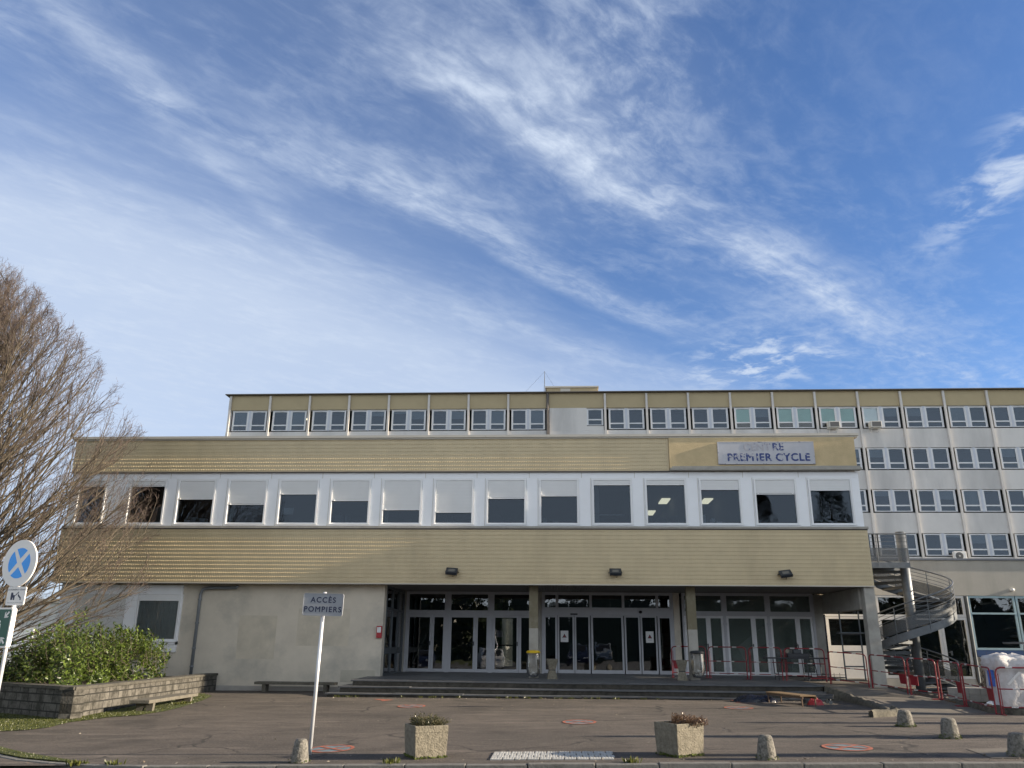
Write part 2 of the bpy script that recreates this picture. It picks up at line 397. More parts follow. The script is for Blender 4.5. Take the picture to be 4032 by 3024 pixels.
def asphalt(name, col, light, speck=.5):
    m, t, b = newmat(name); b.inputs['Roughness'].default_value = .92
    ge = t.nodes.new('ShaderNodeNewGeometry'); p = ge.outputs['Position']
    def nz(s, d=6, r=.6, st=None):
        n = t.nodes.new('ShaderNodeTexNoise'); n.inputs['Scale'].default_value = s; n.inputs['Detail'].default_value = d; n.inputs['Roughness'].default_value = r
        if st:
            mp = t.nodes.new('ShaderNodeMapping'); mp.inputs['Scale'].default_value = st; t.links.new(p, mp.inputs[0]); t.links.new(mp.outputs[0], n.inputs['Vector'])
        else: t.links.new(p, n.inputs['Vector'])
        return n.outputs[0]
    def rg(x, a, b2, lo=0., hi=1.):
        r = t.nodes.new('ShaderNodeMapRange'); r.inputs[1].default_value = a; r.inputs[2].default_value = b2; r.inputs[3].default_value = lo; r.inputs[4].default_value = hi
        t.links.new(x, r.inputs[0]); return r.outputs[0]
    def mixc(f, a, bcol):
        x = t.nodes.new('ShaderNodeMix'); x.data_type = 'RGBA'; t.links.new(f, x.inputs['Factor'])
        if isinstance(a, tuple): x.inputs['A'].default_value = (*a, 1)
        else: t.links.new(a, x.inputs['A'])
        x.inputs['B'].default_value = (*bcol, 1); return x.outputs['Result']
    c1 = mixc(rg(nz(.35, 5), .38, .68), col, light)
    c2 = mixc(rg(nz(1.1, 7, .7, (1, 2.2, 1)), .47, .66, 0, .7), c1, tuple(k*.55 for k in col))
    c3 = mixc(rg(nz(.7, 7, .7, (.45, 3.2, 1)), .57, .68, 0, .55), c2, tuple(k*1.9 for k in light))
    c4 = mixc(rg(nz(34, 5, .9), .53, .64, 0, speck), c3, tuple(min(1, k*2.6) for k in light))
    c5 = mixc(rg(nz(19, 5, .85), .53, .68, 0, .75), c4, (.015,.014,.013))
    vo = t.nodes.new('ShaderNodeTexVoronoi'); vo.inputs['Scale'].default_value = 1.9; t.links.new(p, vo.inputs['Vector'])
    c6 = mixc(rg(vo.outputs[0], .018, .010), c5, (.55,.52,.46))
    vc = t.nodes.new('ShaderNodeTexVoronoi'); vc.feature = 'DISTANCE_TO_EDGE'; vc.inputs['Scale'].default_value = .33
    wv = t.nodes.new('ShaderNodeTexNoise'); wv.inputs['Scale'].default_value = 1.7; wv.inputs['Detail'].default_value = 6; t.links.new(p, wv.inputs['Vector'])
    va = t.nodes.new('ShaderNodeVectorMath'); va.operation = 'MULTIPLY_ADD'; va.inputs[1].default_value = (.9, .9, 0); t.links.new(wv.outputs['Color'], va.inputs[0]); t.links.new(p, va.inputs[2])
    t.links.new(va.outputs[0], vc.inputs['Vector'])
    cm = t.nodes.new('ShaderNodeMath'); cm.operation = 'MULTIPLY'; t.links.new(rg(vc.outputs['Distance'], .014, .005), cm.inputs[0]); t.links.new(rg(nz(.25, 3), .46, .56, 0, .95), cm.inputs[1])
    c7 = mixc(cm.outputs[0], c6, (.022,.020,.018))
    c8 = mixc(rg(nz(.55, 4, .5, (1, 1, 1)), .57, .70, 0, .6), c7, tuple(k*.45 for k in col))
    c9 = mixc(rg(nz(2.6, 6, .75), .66, .74, 0, .5), c8, tuple(k*2.0 for k in light))
    t.links.new(c9, b.inputs['Base Color'])
    bp = t.nodes.new('ShaderNodeBump'); bp.inputs['Strength'].default_value = .9; bp.inputs['Distance'].default_value = .012
    t.links.new(nz(55, 4, .7), bp.inputs['Height']); t.links.new(bp.outputs[0], b.inputs['Normal'])
    return m
M['asphalt'] = asphalt('forecourt_asphalt', (.057,.049,.042), (.108,.091,.077), .7)
M['road'] = asphalt('road_asphalt', (.075,.075,.08), (.10,.10,.105), .3)
M['grass'] = mat('grass_ground', (.045,.065,.012), .95, .4, 9, .8, 40, dirt=(.055,.05,.02), dirt_amt=.6, dscale=2)

def block_mat(name):
    m, t, b = newmat(name); b.inputs['Roughness'].default_value = .95
    tcn = t.nodes.new('ShaderNodeTexCoord'); br = t.nodes.new('ShaderNodeTexBrick')
    mp = t.nodes.new('ShaderNodeMapping'); mp.inputs['Rotation'].default_value = (R(90), 0, 0)
    t.links.new(tcn.outputs['Object'], mp.inputs[0]); t.links.new(mp.outputs[0], br.inputs['Vector'])
    br.inputs['Color1'].default_value = (.13,.122,.106,1); br.inputs['Color2'].default_value = (.085,.08,.07,1); br.inputs['Mortar'].default_value = (.02,.02,.018,1)
    br.inputs['Scale'].default_value = 1; br.inputs['Brick Width'].default_value = .50; br.inputs['Row Height'].default_value = .187
    br.inputs['Mortar Size'].default_value = .016; br.inputs['Mortar Smooth'].default_value = .3; br.inputs['Bias'].default_value = -.1
    br.offset = .43; br.squash = .7; br.squash_frequency = 3
    n = t.nodes.new('ShaderNodeTexNoise'); n.inputs['Scale'].default_value = 3.2; n.inputs['Detail'].default_value = 9; n.inputs['Roughness'].default_value = .7
    t.links.new(tcn.outputs['Object'], n.inputs['Vector'])
    r = t.nodes.new('ShaderNodeMapRange'); r.inputs[1].default_value = .42; r.inputs[2].default_value = .60; r.inputs[4].default_value = .88; t.links.new(n.outputs[0], r.inputs[0])
    x = t.nodes.new('ShaderNodeMix'); x.data_type = 'RGBA'; t.links.new(r.outputs[0], x.inputs['Factor']); t.links.new(br.outputs[0], x.inputs['A']); x.inputs['B'].default_value = (.022,.021,.016,1)
    t.links.new(x.outputs['Result'], b.inputs['Base Color'])
    n2 = t.nodes.new('ShaderNodeTexNoise'); n2.inputs['Scale'].default_value = 20; n2.inputs['Detail'].default_value = 6; t.links.new(tcn.outputs['Object'], n2.inputs['Vector'])
    ad = t.nodes.new('ShaderNodeMath'); ad.operation = 'MULTIPLY_ADD'; t.links.new(br.outputs['Fac'], ad.inputs[0]); ad.inputs[1].default_value = -1.2; t.links.new(n2.outputs[0], ad.inputs[2])
    bp = t.nodes.new('ShaderNodeBump'); bp.inputs['Strength'].default_value = .9; bp.inputs['Distance'].default_value = .02
    t.links.new(ad.outputs[0], bp.inputs['Height']); t.links.new(bp.outputs[0], b.inputs['Normal']); return m
M['block'] = block_mat('stone_block')

def flake_mat(name, paint, base, thr, sc_=9.):
    """old lettering whose paint has flaked off in places"""
    m, t, b = newmat(name); b.inputs['Roughness'].default_value = .6
    ge = t.nodes.new('ShaderNodeNewGeometry'); n = t.nodes.new('ShaderNodeTexNoise'); n.inputs['Scale'].default_value = sc_; n.inputs['Detail'].default_value = 6; n.inputs['Roughness'].default_value = .7
    t.links.new(ge.outputs['Position'], n.inputs['Vector'])
    r = t.nodes.new('ShaderNodeMapRange'); r.inputs[1].default_value = thr; r.inputs[2].default_value = thr+.03; t.links.new(n.outputs[0], r.inputs[0])
    x = t.nodes.new('ShaderNodeMix'); x.data_type = 'RGBA'; t.links.new(r.outputs[0], x.inputs['Factor']); x.inputs['A'].default_value = (*paint, 1); x.inputs['B'].default_value = (*base, 1)
    t.links.new(x.outputs['Result'], b.inputs['Base Color']); return m

def leaf_mat(name, c1, c2, sss=.25):
    m, t, b = newmat(name); b.inputs['Roughness'].default_value = .38
    ge = t.nodes.new('ShaderNodeObjectInfo'); g2 = t.nodes.new('ShaderNodeNewGeometry')
    r = t.nodes.new('ShaderNodeMix'); r.data_type = 'RGBA'; t.links.new(g2.outputs['Random Per Island'], r.inputs['Factor'])
    r.inputs['A'].default_value = (*c1, 1); r.inputs['B'].default_value = (*c2, 1)
    t.links.new(r.outputs['Result'], b.inputs['Base Color'])
    tr = t.nodes.new('ShaderNodeBsdfTranslucent'); t.links.new(r.outputs['Result'], tr.inputs[0])
    mx = t.nodes.new('ShaderNodeMixShader'); mx.inputs[0].default_value = sss
    o = t.nodes['Material Output']; t.links.new(b.outputs[0], mx.inputs[1]); t.links.new(tr.outputs[0], mx.inputs[2]); t.links.new(mx.outputs[0], o.inputs[0]); return m
M['laurel'] = leaf_mat('laurel_leaf', (.010,.026,.005), (.145,.205,.035), .3)
M['dry'] = leaf_mat('dry_leaf', (.10,.055,.035), (.17,.11,.06), .2)
M['heather'] = leaf_mat('heather', (.05,.06,.025), (.12,.10,.05), .2)
M['blade'] = leaf_mat('grass_blade', (.045,.058,.012), (.11,.118,.026), .3)
M['pine'] = leaf_mat('evergreen_spray', (.012,.022,.010), (.03,.045,.018), .1)

# ------------------------------------------------------------------ ground, road, kerb
def grid(name, x0, x1, y0, y1, nx, ny, zf, m):
    b = MB()
    for j in range(ny+1):
        for i in range(nx+1):
            x = x0+(x1-x0)*i/nx; y = y0+(y1-y0)*j/ny; b.v.append((x, y, zf(x, y)))
    for j in range(ny):
        for i in range(nx):
            a = j*(nx+1)+i; b.f.append((a, a+1, a+nx+2, a+nx+1))
    return struct(b.build(name, m, smooth=True))
def gl(x, y): return g(max(-14, min(16, x)), y)
struct(MB().add([(-900,-900,-.62),(900,-900,-.62),(900,1400,-.62),(-900,1400,-.62)], [(0,1,2,3)]).build('ground', M['grass']))
grid('forecourt', -16, 20, 12.58, 36.2, 90, 60, gl, M['asphalt'])
grid('road', -60, 60, -22, 12.45, 120, 4, lambda x, y: gl(x, 12)-.10, M['road'])
grid('verge_right', 20, 60, 12.58, 60, 10, 10, lambda x, y: gl(x, y)-.01, M['grass'])
grid('verge_left', -60, -16, 12.58, 70, 10, 10, lambda x, y: gl(x, y)-.01, M['grass'])

kl = [(-24,19.5),(-16,17.6),(-11.5,15.6),(-9.02,13.71),(-8.36,13.21),(-7.6,12.83),(-6.77,12.56),(-6.0,12.47)]
def ribbon(b, pts, wd, zt, zb):
    """a run of kerb along pts; its street face is on the right-hand side"""
    L, Rr = [], []
    for i, p in enumerate(pts):
        a = Vector(pts[max(0, i-1)]); c = Vector(pts[min(len(pts)-1, i+1)]); d = (c-a).normalized(); n = Vector((-d.y, d.x))
        L.append(Vector(p)+n*wd/2); Rr.append(Vector(p)-n*wd/2)
    for i in range(len(pts)-1):
        q = [Rr[i], Rr[i+1], L[i+1], L[i]]
        b.hexa([(k.x, k.y, gl(k.x, k.y)+zb) for k in q], [(k.x, k.y, gl(k.x, k.y)+zt) for k in q])
kb = MB()
ribbon(kb, kl, .13, .012, -.25)
x = -6.0
while x < 24:
    L_ = .98+random.uniform(-.12, .1); dz_ = random.uniform(-.008, .008)
    ribbon(kb, [(x+.006, 12.505), (x+L_-.006, 12.505)], .15, .010+dz_, -.25); x += L_
struct(kb.build('kerb', M['kerb'], bevel=.012))
# concrete patch and gutter strip by the kerb
struct(MB().add([(a, c, gl(a, c)+.006) for a, c in ((6.27,13.99),(9.5,14.25),(9.5,12.9),(6.12,12.9))], [(0,1,2,3)]).build('pavement_patch', M['ramp']))
gb = MB(); 
for i in range(60):
    a = -6+i*.5; gb.add([(a, 12.18, gl(a,12)-.094), (a+.5, 12.18, gl(a+.5,12)-.094), (a+.5, 12.42, gl(a+.5,12)-.09), (a, 12.42, gl(a,12)-.09)], [(0,1,2,3)])
struct(gb.build('gutter_strip', M['ramp']))

# grass verges
A1 = [(-16,17.6),(-12.5,17.0),(-11.39,17.18),(-10.98,17.45),(-10.82,17.88),(-10.95,18.9),(-10.6,19.96),(-10.16,20.32),(-9.95,21.27),(-10.0,22.4),(-10.3,24.4),(-10.7,26.0),(-11.4,27.0),(-11.6,27.0),(-11.3,19.4),(-14.1,20.9),(-16,21.8)]
B1 = [(-9.02,13.78),(-8.36,13.28),(-7.6,12.9),(-6.9,12.64),(-7.42,12.96),(-8.3,13.59),(-9.01,14.11),(-9.68,14.68),(-11,15.9),(-16,18.0),(-16,17.7),(-11.5,15.7)]
def poly_sheet(name, poly, m, dz=.012):
    bm = bmesh.new(); vs = [bm.verts.new((p[0], p[1], 0)) for p in poly]
    f = bm.faces.new(vs); bmesh.ops.triangulate(bm, faces=[f]); 
    bmesh.ops.subdivide_edges(bm, edges=bm.edges[:], cuts=5, use_grid_fill=True)
    for q in bm.verts: q.co.z = gl(q.co.x, q.co.y)+dz
    for q in bm.faces:
        if q.normal.z < 0: q.normal_flip()
    me = bpy.data.meshes.new(name); bm.to_mesh(me); bm.free(); me.materials.append(m)
    o = bpy.data.objects.new(name, me); C.objects.link(o); return struct(o)
poly_sheet('grass_verge', A1, M['grass']); poly_sheet('grass_corner', B1, M['grass'], .03)
def inside(p, poly):
    r = False; n = len(poly)
    for i in range(n):
        a, b = poly[i], poly[i-1]
        if (a[1] > p[1]) != (b[1] > p[1]) and p[0] < (b[0]-a[0])*(p[1]-a[1])/(b[1]-a[1])+a[0]: r = not r
    return r
gr = MB(); rr = random.Random(3)
def blades(poly, n, h, thin=None):
    xs = [p[0] for p in poly]; ys = [p[1] for p in poly]; k = 0
    while k < n:
        p = (rr.uniform(max(-14, min(xs)), max(xs)), rr.uniform(min(ys), max(ys)))
        if not inside(p, poly): continue
        k += 1
        if thin and rr.random() > thin(p): continue
        a = rr.uniform(0, 6.28); hh = h*rr.uniform(.4, 1.2); w_ = rr.uniform(.005, .011); l = rr.uniform(-.5, .5)*hh
        dx_, dy_ = math.cos(a)*w_, math.sin(a)*w_; z = gl(*p)+.008
        gr.add([(p[0]-dx_, p[1]-dy_, z), (p[0]+dx_, p[1]+dy_, z), (p[0]-dy_/w_*l, p[1]+dx_/w_*l, z+hh)], [(0,1,2)])
blades(A1, 26000, .030, lambda p: .25 if p[1] > 21 else 1.0)
blades(B1, 14000, .034)
o = gr.build('grass', M['blade']); tag(o, 'short green grass beside the kerb and under the block planter wall', 'grass', kind='stuff')
# weeds along the foot of the steps and the kerb
wd = MB()
def tuft(b, x, y, z, n, r, h, lw=.02):
    for _ in range(n):
        a = rr.uniform(0, 6.28); q = rr.uniform(0, r); hh = h*rr.uniform(.4, 1)
        c = Vector((x+q*math.cos(a), y+q*math.sin(a), z)); d = Vector((math.cos(a)*rr.uniform(.1,.7), math.sin(a)*rr.uniform(.1,.7), 1)).normalized(); s_ = d.cross(Vector((rr.uniform(-1,1), rr.uniform(-1,1), .2))).normalized()*lw*rr.uniform(.5,1)
        b.add([c-s_*.4, c+s_*.4, c+d*hh*.6+s_, c+d*hh, c+d*hh*.6-s_], [(0,1,2,3,4)])
for i in range(38):
    x_ = rr.uniform(-6.9, 3); tuft(wd, x_, 26.0, gl(x_, 26), 9, .05, .09, .012)
for x_, y_ in ((-2.45,12.62),(-7.1,12.6),(-6.5,12.6),(1.0,12.62),(-10.35,23.4),(-10.42,23.1)): tuft(wd, x_, y_, gl(x_, y_), 40, .14, .10, .018)
tag(wd.build('weeds', M['blade']), 'low weeds sprouting along the step foot and kerb joints', 'weeds', kind='stuff')

# leaf litter and grit
lt = MB(); rl = random.Random(15)
for _ in range(420):
    if rl.random() < .5: x_, y_ = rl.uniform(-7.5, 8), 26.0-abs(rl.gauss(0, .5))
    elif rl.random() < .5: x_, y_ = rl.uniform(-9.5, 9), 12.62+abs(rl.gauss(0, .35))
    else: x_, y_ = rl.uniform(-9.5, 9.5), rl.uniform(13, 25.5)
    z_ = gl(x_, y_)+.008; s_ = rl.uniform(.010, .028); a = rl.uniform(0, 6.28); q = Vector((math.cos(a), math.sin(a)))*s_; n_ = Vector((-q.y, q.x))*.5
    lt.add([(x_-q.x, y_-q.y, z_), (x_+n_.x, y_+n_.y, z_+rl.uniform(0, s_)), (x_+q.x, y_+q.y, z_+rl.uniform(0, s_*.6)), (x_-n_.x, y_-n_.y, z_)], [(0,1,2,3)])
o = lt.build('leaf_litter', leaf_mat('litter_leaf', (.09,.06,.035), (.38,.34,.27), .1)); tag(o, 'scattered dry leaf bits and pale grit on the forecourt', 'litter', kind='stuff')

# ------------------------------------------------------------------ painted marks, tactile pad
def mark(x, y, label, wob=0.0):
    o = thing('painted_no_stopping_mark', label, 'ground marking', (x, y, gl(x, y)), 0, 'no stopping roundels painted on the asphalt')
    rx, ry = .37, .50; n = 48
    def P(r, a, dz): 
        X_, Y_ = rx*r*math.cos(a), ry*r*math.sin(a); return (X_, Y_, gl(x+X_, y+Y_)-gl(x, y)+dz)
    ring = MB()
    for i in range(n):
        a, b = 2*math.pi*i/n, 2*math.pi*(i+1)/n
        ring.add([P(.84,a,.009),P(1,a,.009),P(1,b,.009),P(.84,b,.009)], [(0,1,2,3)])
    for s in (.68, .68+math.pi/2+.25):
        d = Vector((math.cos(s), math.sin(s))); nn = Vector((-d.y, d.x))*.085
        q = [(-d*.86-nn), (d*.86-nn), (d*.86+nn), (-d*.86+nn)]
        ring.add([(k.x*rx, k.y*ry, gl(x+k.x*rx, y+k.y*ry)-gl(x, y)+(.010 if s < 1 else .0115)) for k in q], [(0,1,2,3)])
    ring.build('red_ring', M['mark_red'], o)
    d = MB(); d.add([P(.86, 2*math.pi*i/n, .005) for i in range(n)], [tuple(range(n))]); d.build('blue_disc', M['mark_blue'], o)
mark(-3.80, 14.40, 'red and blue no stopping roundel painted beside the leaning white sign pole')
mark(-3.97, 22.95, 'faint painted no stopping roundel on the asphalt near the left half of the steps')
mark(.41, 18.96, 'painted no stopping roundel on the asphalt midway between road and steps')
mark(4.63, 22.85, 'pale painted no stopping roundel on the asphalt near the wooden slatted bench')
mark(4.55, 14.28, 'painted no stopping roundel on the asphalt between the right planter and the right bollards')
tp = MB()
def tri(x, y, pts): tp.add([(x+a, y+b, gl(x+a, y+b)+.006) for a, b in pts], [tuple(range(len(pts)))])
tri(-5.2, 25.0, [(-.35,.38),(.32,.12),(.1,-.45),(-.02,-.1)])
o = tp.build('painted_arrow', M['mark_red']); tag(o, 'worn orange arrow head painted on the asphalt below the left steps', 'ground marking')
tp = MB(); tri(5.15, 24.75, [(-.25,.02),(.3,-.10),(.3,-.18),(-.25,-.06)]); tri(5.1, 25.6, [(-.05,.9),(.05,.9),(.06,-.6),(-.06,-.6)])
o = tp.build('painted_cross_line', M['mark_red']); tag(o, 'red spray paint lines on the asphalt in front of the right steps', 'ground marking')

tq = MB(); rows = 4
for j in range(rows):
    for i in range(10):
        off = .09 if j % 2 else 0
        a = -1.04+i*.183+off; b_ = min(a+.166, .80)
        y0 = 12.95+j*.222; 
        if b_ - a < .03: continue
        z = gl((a+b_)/2, y0)+.006
        tq.box(a, b_, y0, y0+.204, z-.02, z+.008)
        for p in range(4):
            for q in range(5):
                cx_, cy_ = a+.025+p*.042, y0+.022+q*.042
                if cx_ < b_-.012: tq.add([(cx_-.013,cy_-.013,z+.0081),(cx_+.013,cy_-.013,z+.0081),(cx_+.013,cy_+.013,z+.0081),(cx_-.013,cy_+.013,z+.0081),(cx_,cy_,z+.016)], [(0,1,4),(1,2,4),(2,3,4),(3,0,4)])
    if j % 2: tq.box(-1.04, -.955, 12.95+j*.222, 12.95+j*.222+.214, gl(-1,13)-.014, gl(-1,13)+.014)
o = tq.build('tactile_paving', M['tactile']); tag(o, 'white studded tactile paving pad set in the pavement by the kerb', 'paving')

# ------------------------------------------------------------------ steps, terrace, ramp
st = thing('entrance_steps', 'wide grey entrance steps with slate nosings below the glazed doors', 'steps', (0, 0, 0))
TZ = .50
def terr(y): return TZ+max(0, (y-26.8))*.0095
rs = MB(); rs.box(-6.55, 8.02, 26.83, 29.0, .0, .452); rs.box(-6.86, 8.02, 26.48, 26.829, -.1, .277); rs.box(-7.16, 7.95, 26.13, 26.479, -.1, .102)
rs.box(-6.86, -6.551, 26.829, 29.08, -.1, .277); rs.box(-7.16, -6.861, 26.479, 29.08, -.1, .102)
rs.build('risers', M['riser'], st)
def nosing(x0, x1, y0, y1, zt, th=.045, seed=0):
    rn = random.Random(seed); b = MB(); x = x0
    while x < x1-.05:
        L_ = min(rn.uniform(1.7, 2.6), x1-x); dz_ = rn.uniform(-.012, .006); dy_ = rn.uniform(-.015, .015)
        b.hexa([(x+.004, y0+dy_, zt-th+dz_), (x+L_-.004, y0+dy_+rn.uniform(-.008,.008), zt-th+dz_), (x+L_-.004, y1, zt-th+dz_), (x+.004, y1, zt-th+dz_)],
               [(x+.004, y0+dy_, zt+dz_), (x+L_-.004, y0+dy_, zt+dz_+rn.uniform(-.006,.006)), (x+L_-.004, y1, zt+dz_), (x+.004, y1, zt+dz_)]); x += L_
    return b
for (x0, x1, y0, y1, z, sd) in ((-6.62, 8.07, 26.79, 27.2, .50, 1), (-6.92, 8.0, 26.43, 26.81, .325, 5), (-7.22, 7.9, 26.08, 26.47, .15, 9)):
    nosing(x0, x1, y0, y1, z, .045, sd).build('tread', M['slate'], st, bevel=.006)
MB().box(-6.92, -6.56, 26.815, 29.05, .28, .325).build('tread', M['slate'], st); MB().box(-7.22, -6.87, 26.475, 29.05, .105, .15).build('tread', M['slate'], st)
# terrace paving
tb = MB(); y = 27.205; rn = random.Random(2); j = 0
while y < 33.2:
    y2 = min(y+.6, 33.2); x = -6.6+(j % 2)*.3-.3
    while x < 8.05:
        x2 = min(x+.6, 8.1)
        xx = max(x, -6.6)
        if x2-xx > .02: tb.box(xx+.004, x2-.004, y+.004, y2-.004, .2, terr((y+y2)/2)+rn.uniform(-.003, .003))
        x += .6
    y += .6; j += 1
struct(tb.build('terrace', M['slate']))
struct(MB().box(-6.6, 8.1, 29.001, 33.3, -.1, .48).build('terrace_base', M['riser']))
# ramp
RL = [(8.1,31.5),(8.1,28.6),(8.06,26.8),(8.42,26.0),(8.3,23.6),(8.02,21.3)]
RR = [(10.9,31.5),(10.75,28.6),(10.6,26.7),(10.66,24.8),(10.5,22.9),(10.25,21.0)]
def rz(y):
    if y > 28.5: return .37+(min(y, 31.5)-28.5)*.055
    return .12+(y-21)*.0333
rb = MB()
for i in range(len(RL)-1):
    a, b_, c_, d = RL[i], RR[i], RR[i+1], RL[i+1]
    za = rz(a[1]) if a[1] > 26.9 or a[1] < 26.7 else .42
    def zz(p, left): 
        z = rz(p[1])
        if left and p[1] >= 26.7: z = .49
        return z
    rb.hexa([(*a,-.2),(*d,-.2),(*c_,-.2),(*b_,-.2)], [(*a,zz(a,1)),(*d,zz(d,1)),(*c_,zz(c_,0)),(*b_,zz(b_,0))])
struct(rb.build('ramp', M['ramp'], smooth=False))
struct(MB().add([(8.02,21.3,.118),(10.25,21.0,.118),(9.9,19.9,gl(9.9,19.9)+.004),(7.6,20.2,gl(7.6,20.2)+.004)], [(0,3,2,1)]).build('ramp_foot', M['ramp']))
struct(MB().box(8.1, 10.2, 31.5, 36, -.1, .535).build('side_terrace', M['ramp']))
def rough_wall(pts, wd, zt, zb, jit=.03, seed=1):
    rn = random.Random(seed); P = []
    for i in range(len(pts)-1):
        a, b_ = Vector(pts[i]), Vector(pts[i+1]); k = max(2, int((b_-a).length/.13))
        for t in range(k): P.append(a.lerp(b_, t/k))
    P.append(Vector(pts[-1])); b = MB()
    prof = []
    for i, p in enumerate(P):
        d = (P[min(i+1, len(P)-1)]-P[max(i-1, 0)]).normalized(); n = Vector((-d.y, d.x)); z = zt(p); q = lambda: rn.uniform(-jit, jit)
        o_ = len(b.v)
        for s, zz_ in ((-1, zb), (-1.06, (z+zb)/2), (-.85, z-.03), (-.3, z+.01), (.35, z+.01), (.85, z-.03), (1, zb)):
            w_ = p+n*(s*wd/2+q()*.6); b.v.append((w_.x, w_.y, zz_+(q() if zz_ != zb else 0)))
        if i:
            for k in range(6): b.f.append((o_-7+k, o_-7+k+1, o_+k+1, o_+k))
    n_ = len(b.v); b.f.append(tuple(range(7))); b.f.append(tuple(range(n_-7, n_))[::-1]); return b
o = rough_wall([(8.12,26.75),(8.42,26.0),(8.36,24.8),(8.25,23.4),(8.1,22.2),(7.95,21.35)], .2, lambda p: (rz(p.y)+.03 if p.y < 26.1 else .33+(p.y-26)*.2), -.05).build('ramp_side_wall', M['rough'], smooth=True)
tag(o, 'crumbling low concrete wall along the step side of the ramp', 'low wall')
o = rough_wall([(8.02,21.45),(7.98,21.0),(7.75,20.6),(7.45,20.35),(7.05,20.2)], .17, lambda p: gl(p.x,p.y)+.13, -.05, seed=4).build('curved_kerb', M['rough'], smooth=True)
tag(o, 'short hooked mossy kerb at the foot of the ramp', 'kerb')
o = rough_wall([(10.72,29.4),(10.70,28.0),(10.62,26.7),(10.76,24.8),(10.62,22.9),(10.45,21.6),(10.7,21.0),(11.3,20.75),(14,20.4)], .22, lambda p: max(rz(p.y) if p.x < 10.9 and p.y > 21.2 else 0, gl(p.x,p.y)+.10)+.05, -.05, seed=8).build('ramp_edge_kerb', M['rough'], smooth=True)
tag(o, 'mossy concrete kerb along the right side of the ramp below the red barriers', 'kerb')

# ------------------------------------------------------------------ front building
fb = thing('office_building', 'long two storey building with beige dimpled metal bands, white window band and recessed glazed entrance', 'building', (0, 0, 0))
XL, XR, YP = -18.1, 10.6, 28.6
def bump_panel(x0, x1, z0, z1, z_first, yf, skip=None):
    b = MB(); b.box(x0, x1, yf, yf+.12, z0, z1)
    nr = int((z1-z_first-.02)/.134)+1; pz = .0638; rn = random.Random(11)
    for r in range(nr):
        z = z_first+r*.134; n = int((x1-x0)/pz)
        for k in range(n):
            x = x0+.03+k*pz+rn.uniform(-.002, .002)
            if x > x1-.03: continue
            d = .022*rn.uniform(.8, 1.15); zt = min(z+.052, z1-.004)
            b.add([(x-.020, yf-.0005, z), (x+.003, yf-.0005, z-.036), (x+.019, yf-.0005, z+.012), (x-.003, yf-.0005, zt), (x+.006, yf-d, z-.006)],
                  [(0,1,4),(1,2,4),(2,3,4),(3,0,4)])
    return b
bump_panel(XL, XR, 3.60, 5.46, 3.665, YP).build('lower_cladding', M['panel'], fb)
bump_panel(XL, 3.96, 7.56, 8.79, 7.63, YP).build('upper_cladding', M['panel'], fb)
MB().box(XL-.02, XR+.03, YP-.03, YP+.10, 3.565, 3.598).build('drip_edge', M['coping'], fb)
MB().box(XL+.05, XR+.03, YP-.06, YP+.1, 5.50, 5.58).build('sill_flashing', M['concrete_lt'], fb)
MB().box(XL+.05, XR+.01, YP-.01, YP+.1, 5.461, 5.499).build('sill_shadow_gap', M['roof_edge'], fb)
MB().box(XL-.04, 3.96, YP-.02, YP+.1, 7.53, 7.558).build('trim_strip', M['roof_edge'], fb)
MB().box(3.97, XR-.1, YP-.07, YP+.12, 7.64, 8.75).build('stucco_band', M['stucco'], fb)
fl = MB(); fl.box(3.97, XR+.02, YP-.16, YP+.1, 7.555, 7.638); fl.box(4.05, XR-.02, YP-.13, YP-.072, 7.639, 7.70); fl.build('ledge', M['concrete_lt'], fb, bevel=.006)
cp = MB(); x = XL-.15
while x < XR+.05:
    x2 = min(x+2.6, XR+.08); cp.box(x+.004, x2-.002, YP-.10, YP+.35, 8.80, 8.89); x = x2
cp.box(XL-.1, XR+.05, YP-.05, YP+.3, 8.751, 8.80); cp.build('coping', M['coping'], fb)
MB().box(XL+.1, XR-.1, YP+.36, 46, 8.45, 8.6).build('roof', M['roof'], fb)
body = MB()
body.box(XL+.1, XL+.3, YP+.13, 46, 3.6, 8.44); body.box(XR-.3, XR-.12, YP+.13, 46, 3.6, 8.44)
body.box(XL+.1, XR-.12, 45.7, 46, 3.6, 8.44)
body.box(XL+.1, XL+.3, 29.3, 46, -.3, 3.598); body.box(XL+.1, -6.2, 44, 46, -.3, 3.598); body.box(XR-.6, XR-.4, 33.3, 46, -.3, 3.598)
body.box(XL+.1, XR-.12, YP+.13, YP+.3, 7.56, 8.44)
body.build('body_wall', M['wall'], fb)
# second floor interior
it = MB(); it.add([(XL+.31,28.95,5.55),(XR-.31,28.95,5.55),(XR-.31,40,5.55),(XL+.31,40,5.55)], [(0,1,2,3)])
it.add([(XL+.31,28.95,7.46),(XR-.31,28.95,7.46),(XR-.31,40,7.46),(XL+.31,40,7.46)], [(3,2,1,0)])
it.add([(XL+.31,40,5.55),(XR-.31,40,5.55),(XR-.31,40,7.46),(XL+.31,40,7.46)], [(0,1,2,3)])
for xx in (-14.2,-10.4,-6.6,-2.8,1.0,2.8,4.8,6.65,8.6): it.box(xx-.06, xx+.06, 29.6, 39.9, 5.56, 7.45)
it.build('office_interior', M['office'], fb)
lamp_m = emis('ceiling_light', (1., .86, .60), .95)
for x, y in ((6.2, 34.2), (7.9, 37.4), (4.45, 34.2), (4.2, 37.4)):
    MB().box(x-.18, x+.18, y-.6, y+.6, 7.40, 7.445).build('ceiling_lamp', lamp_m, fb)
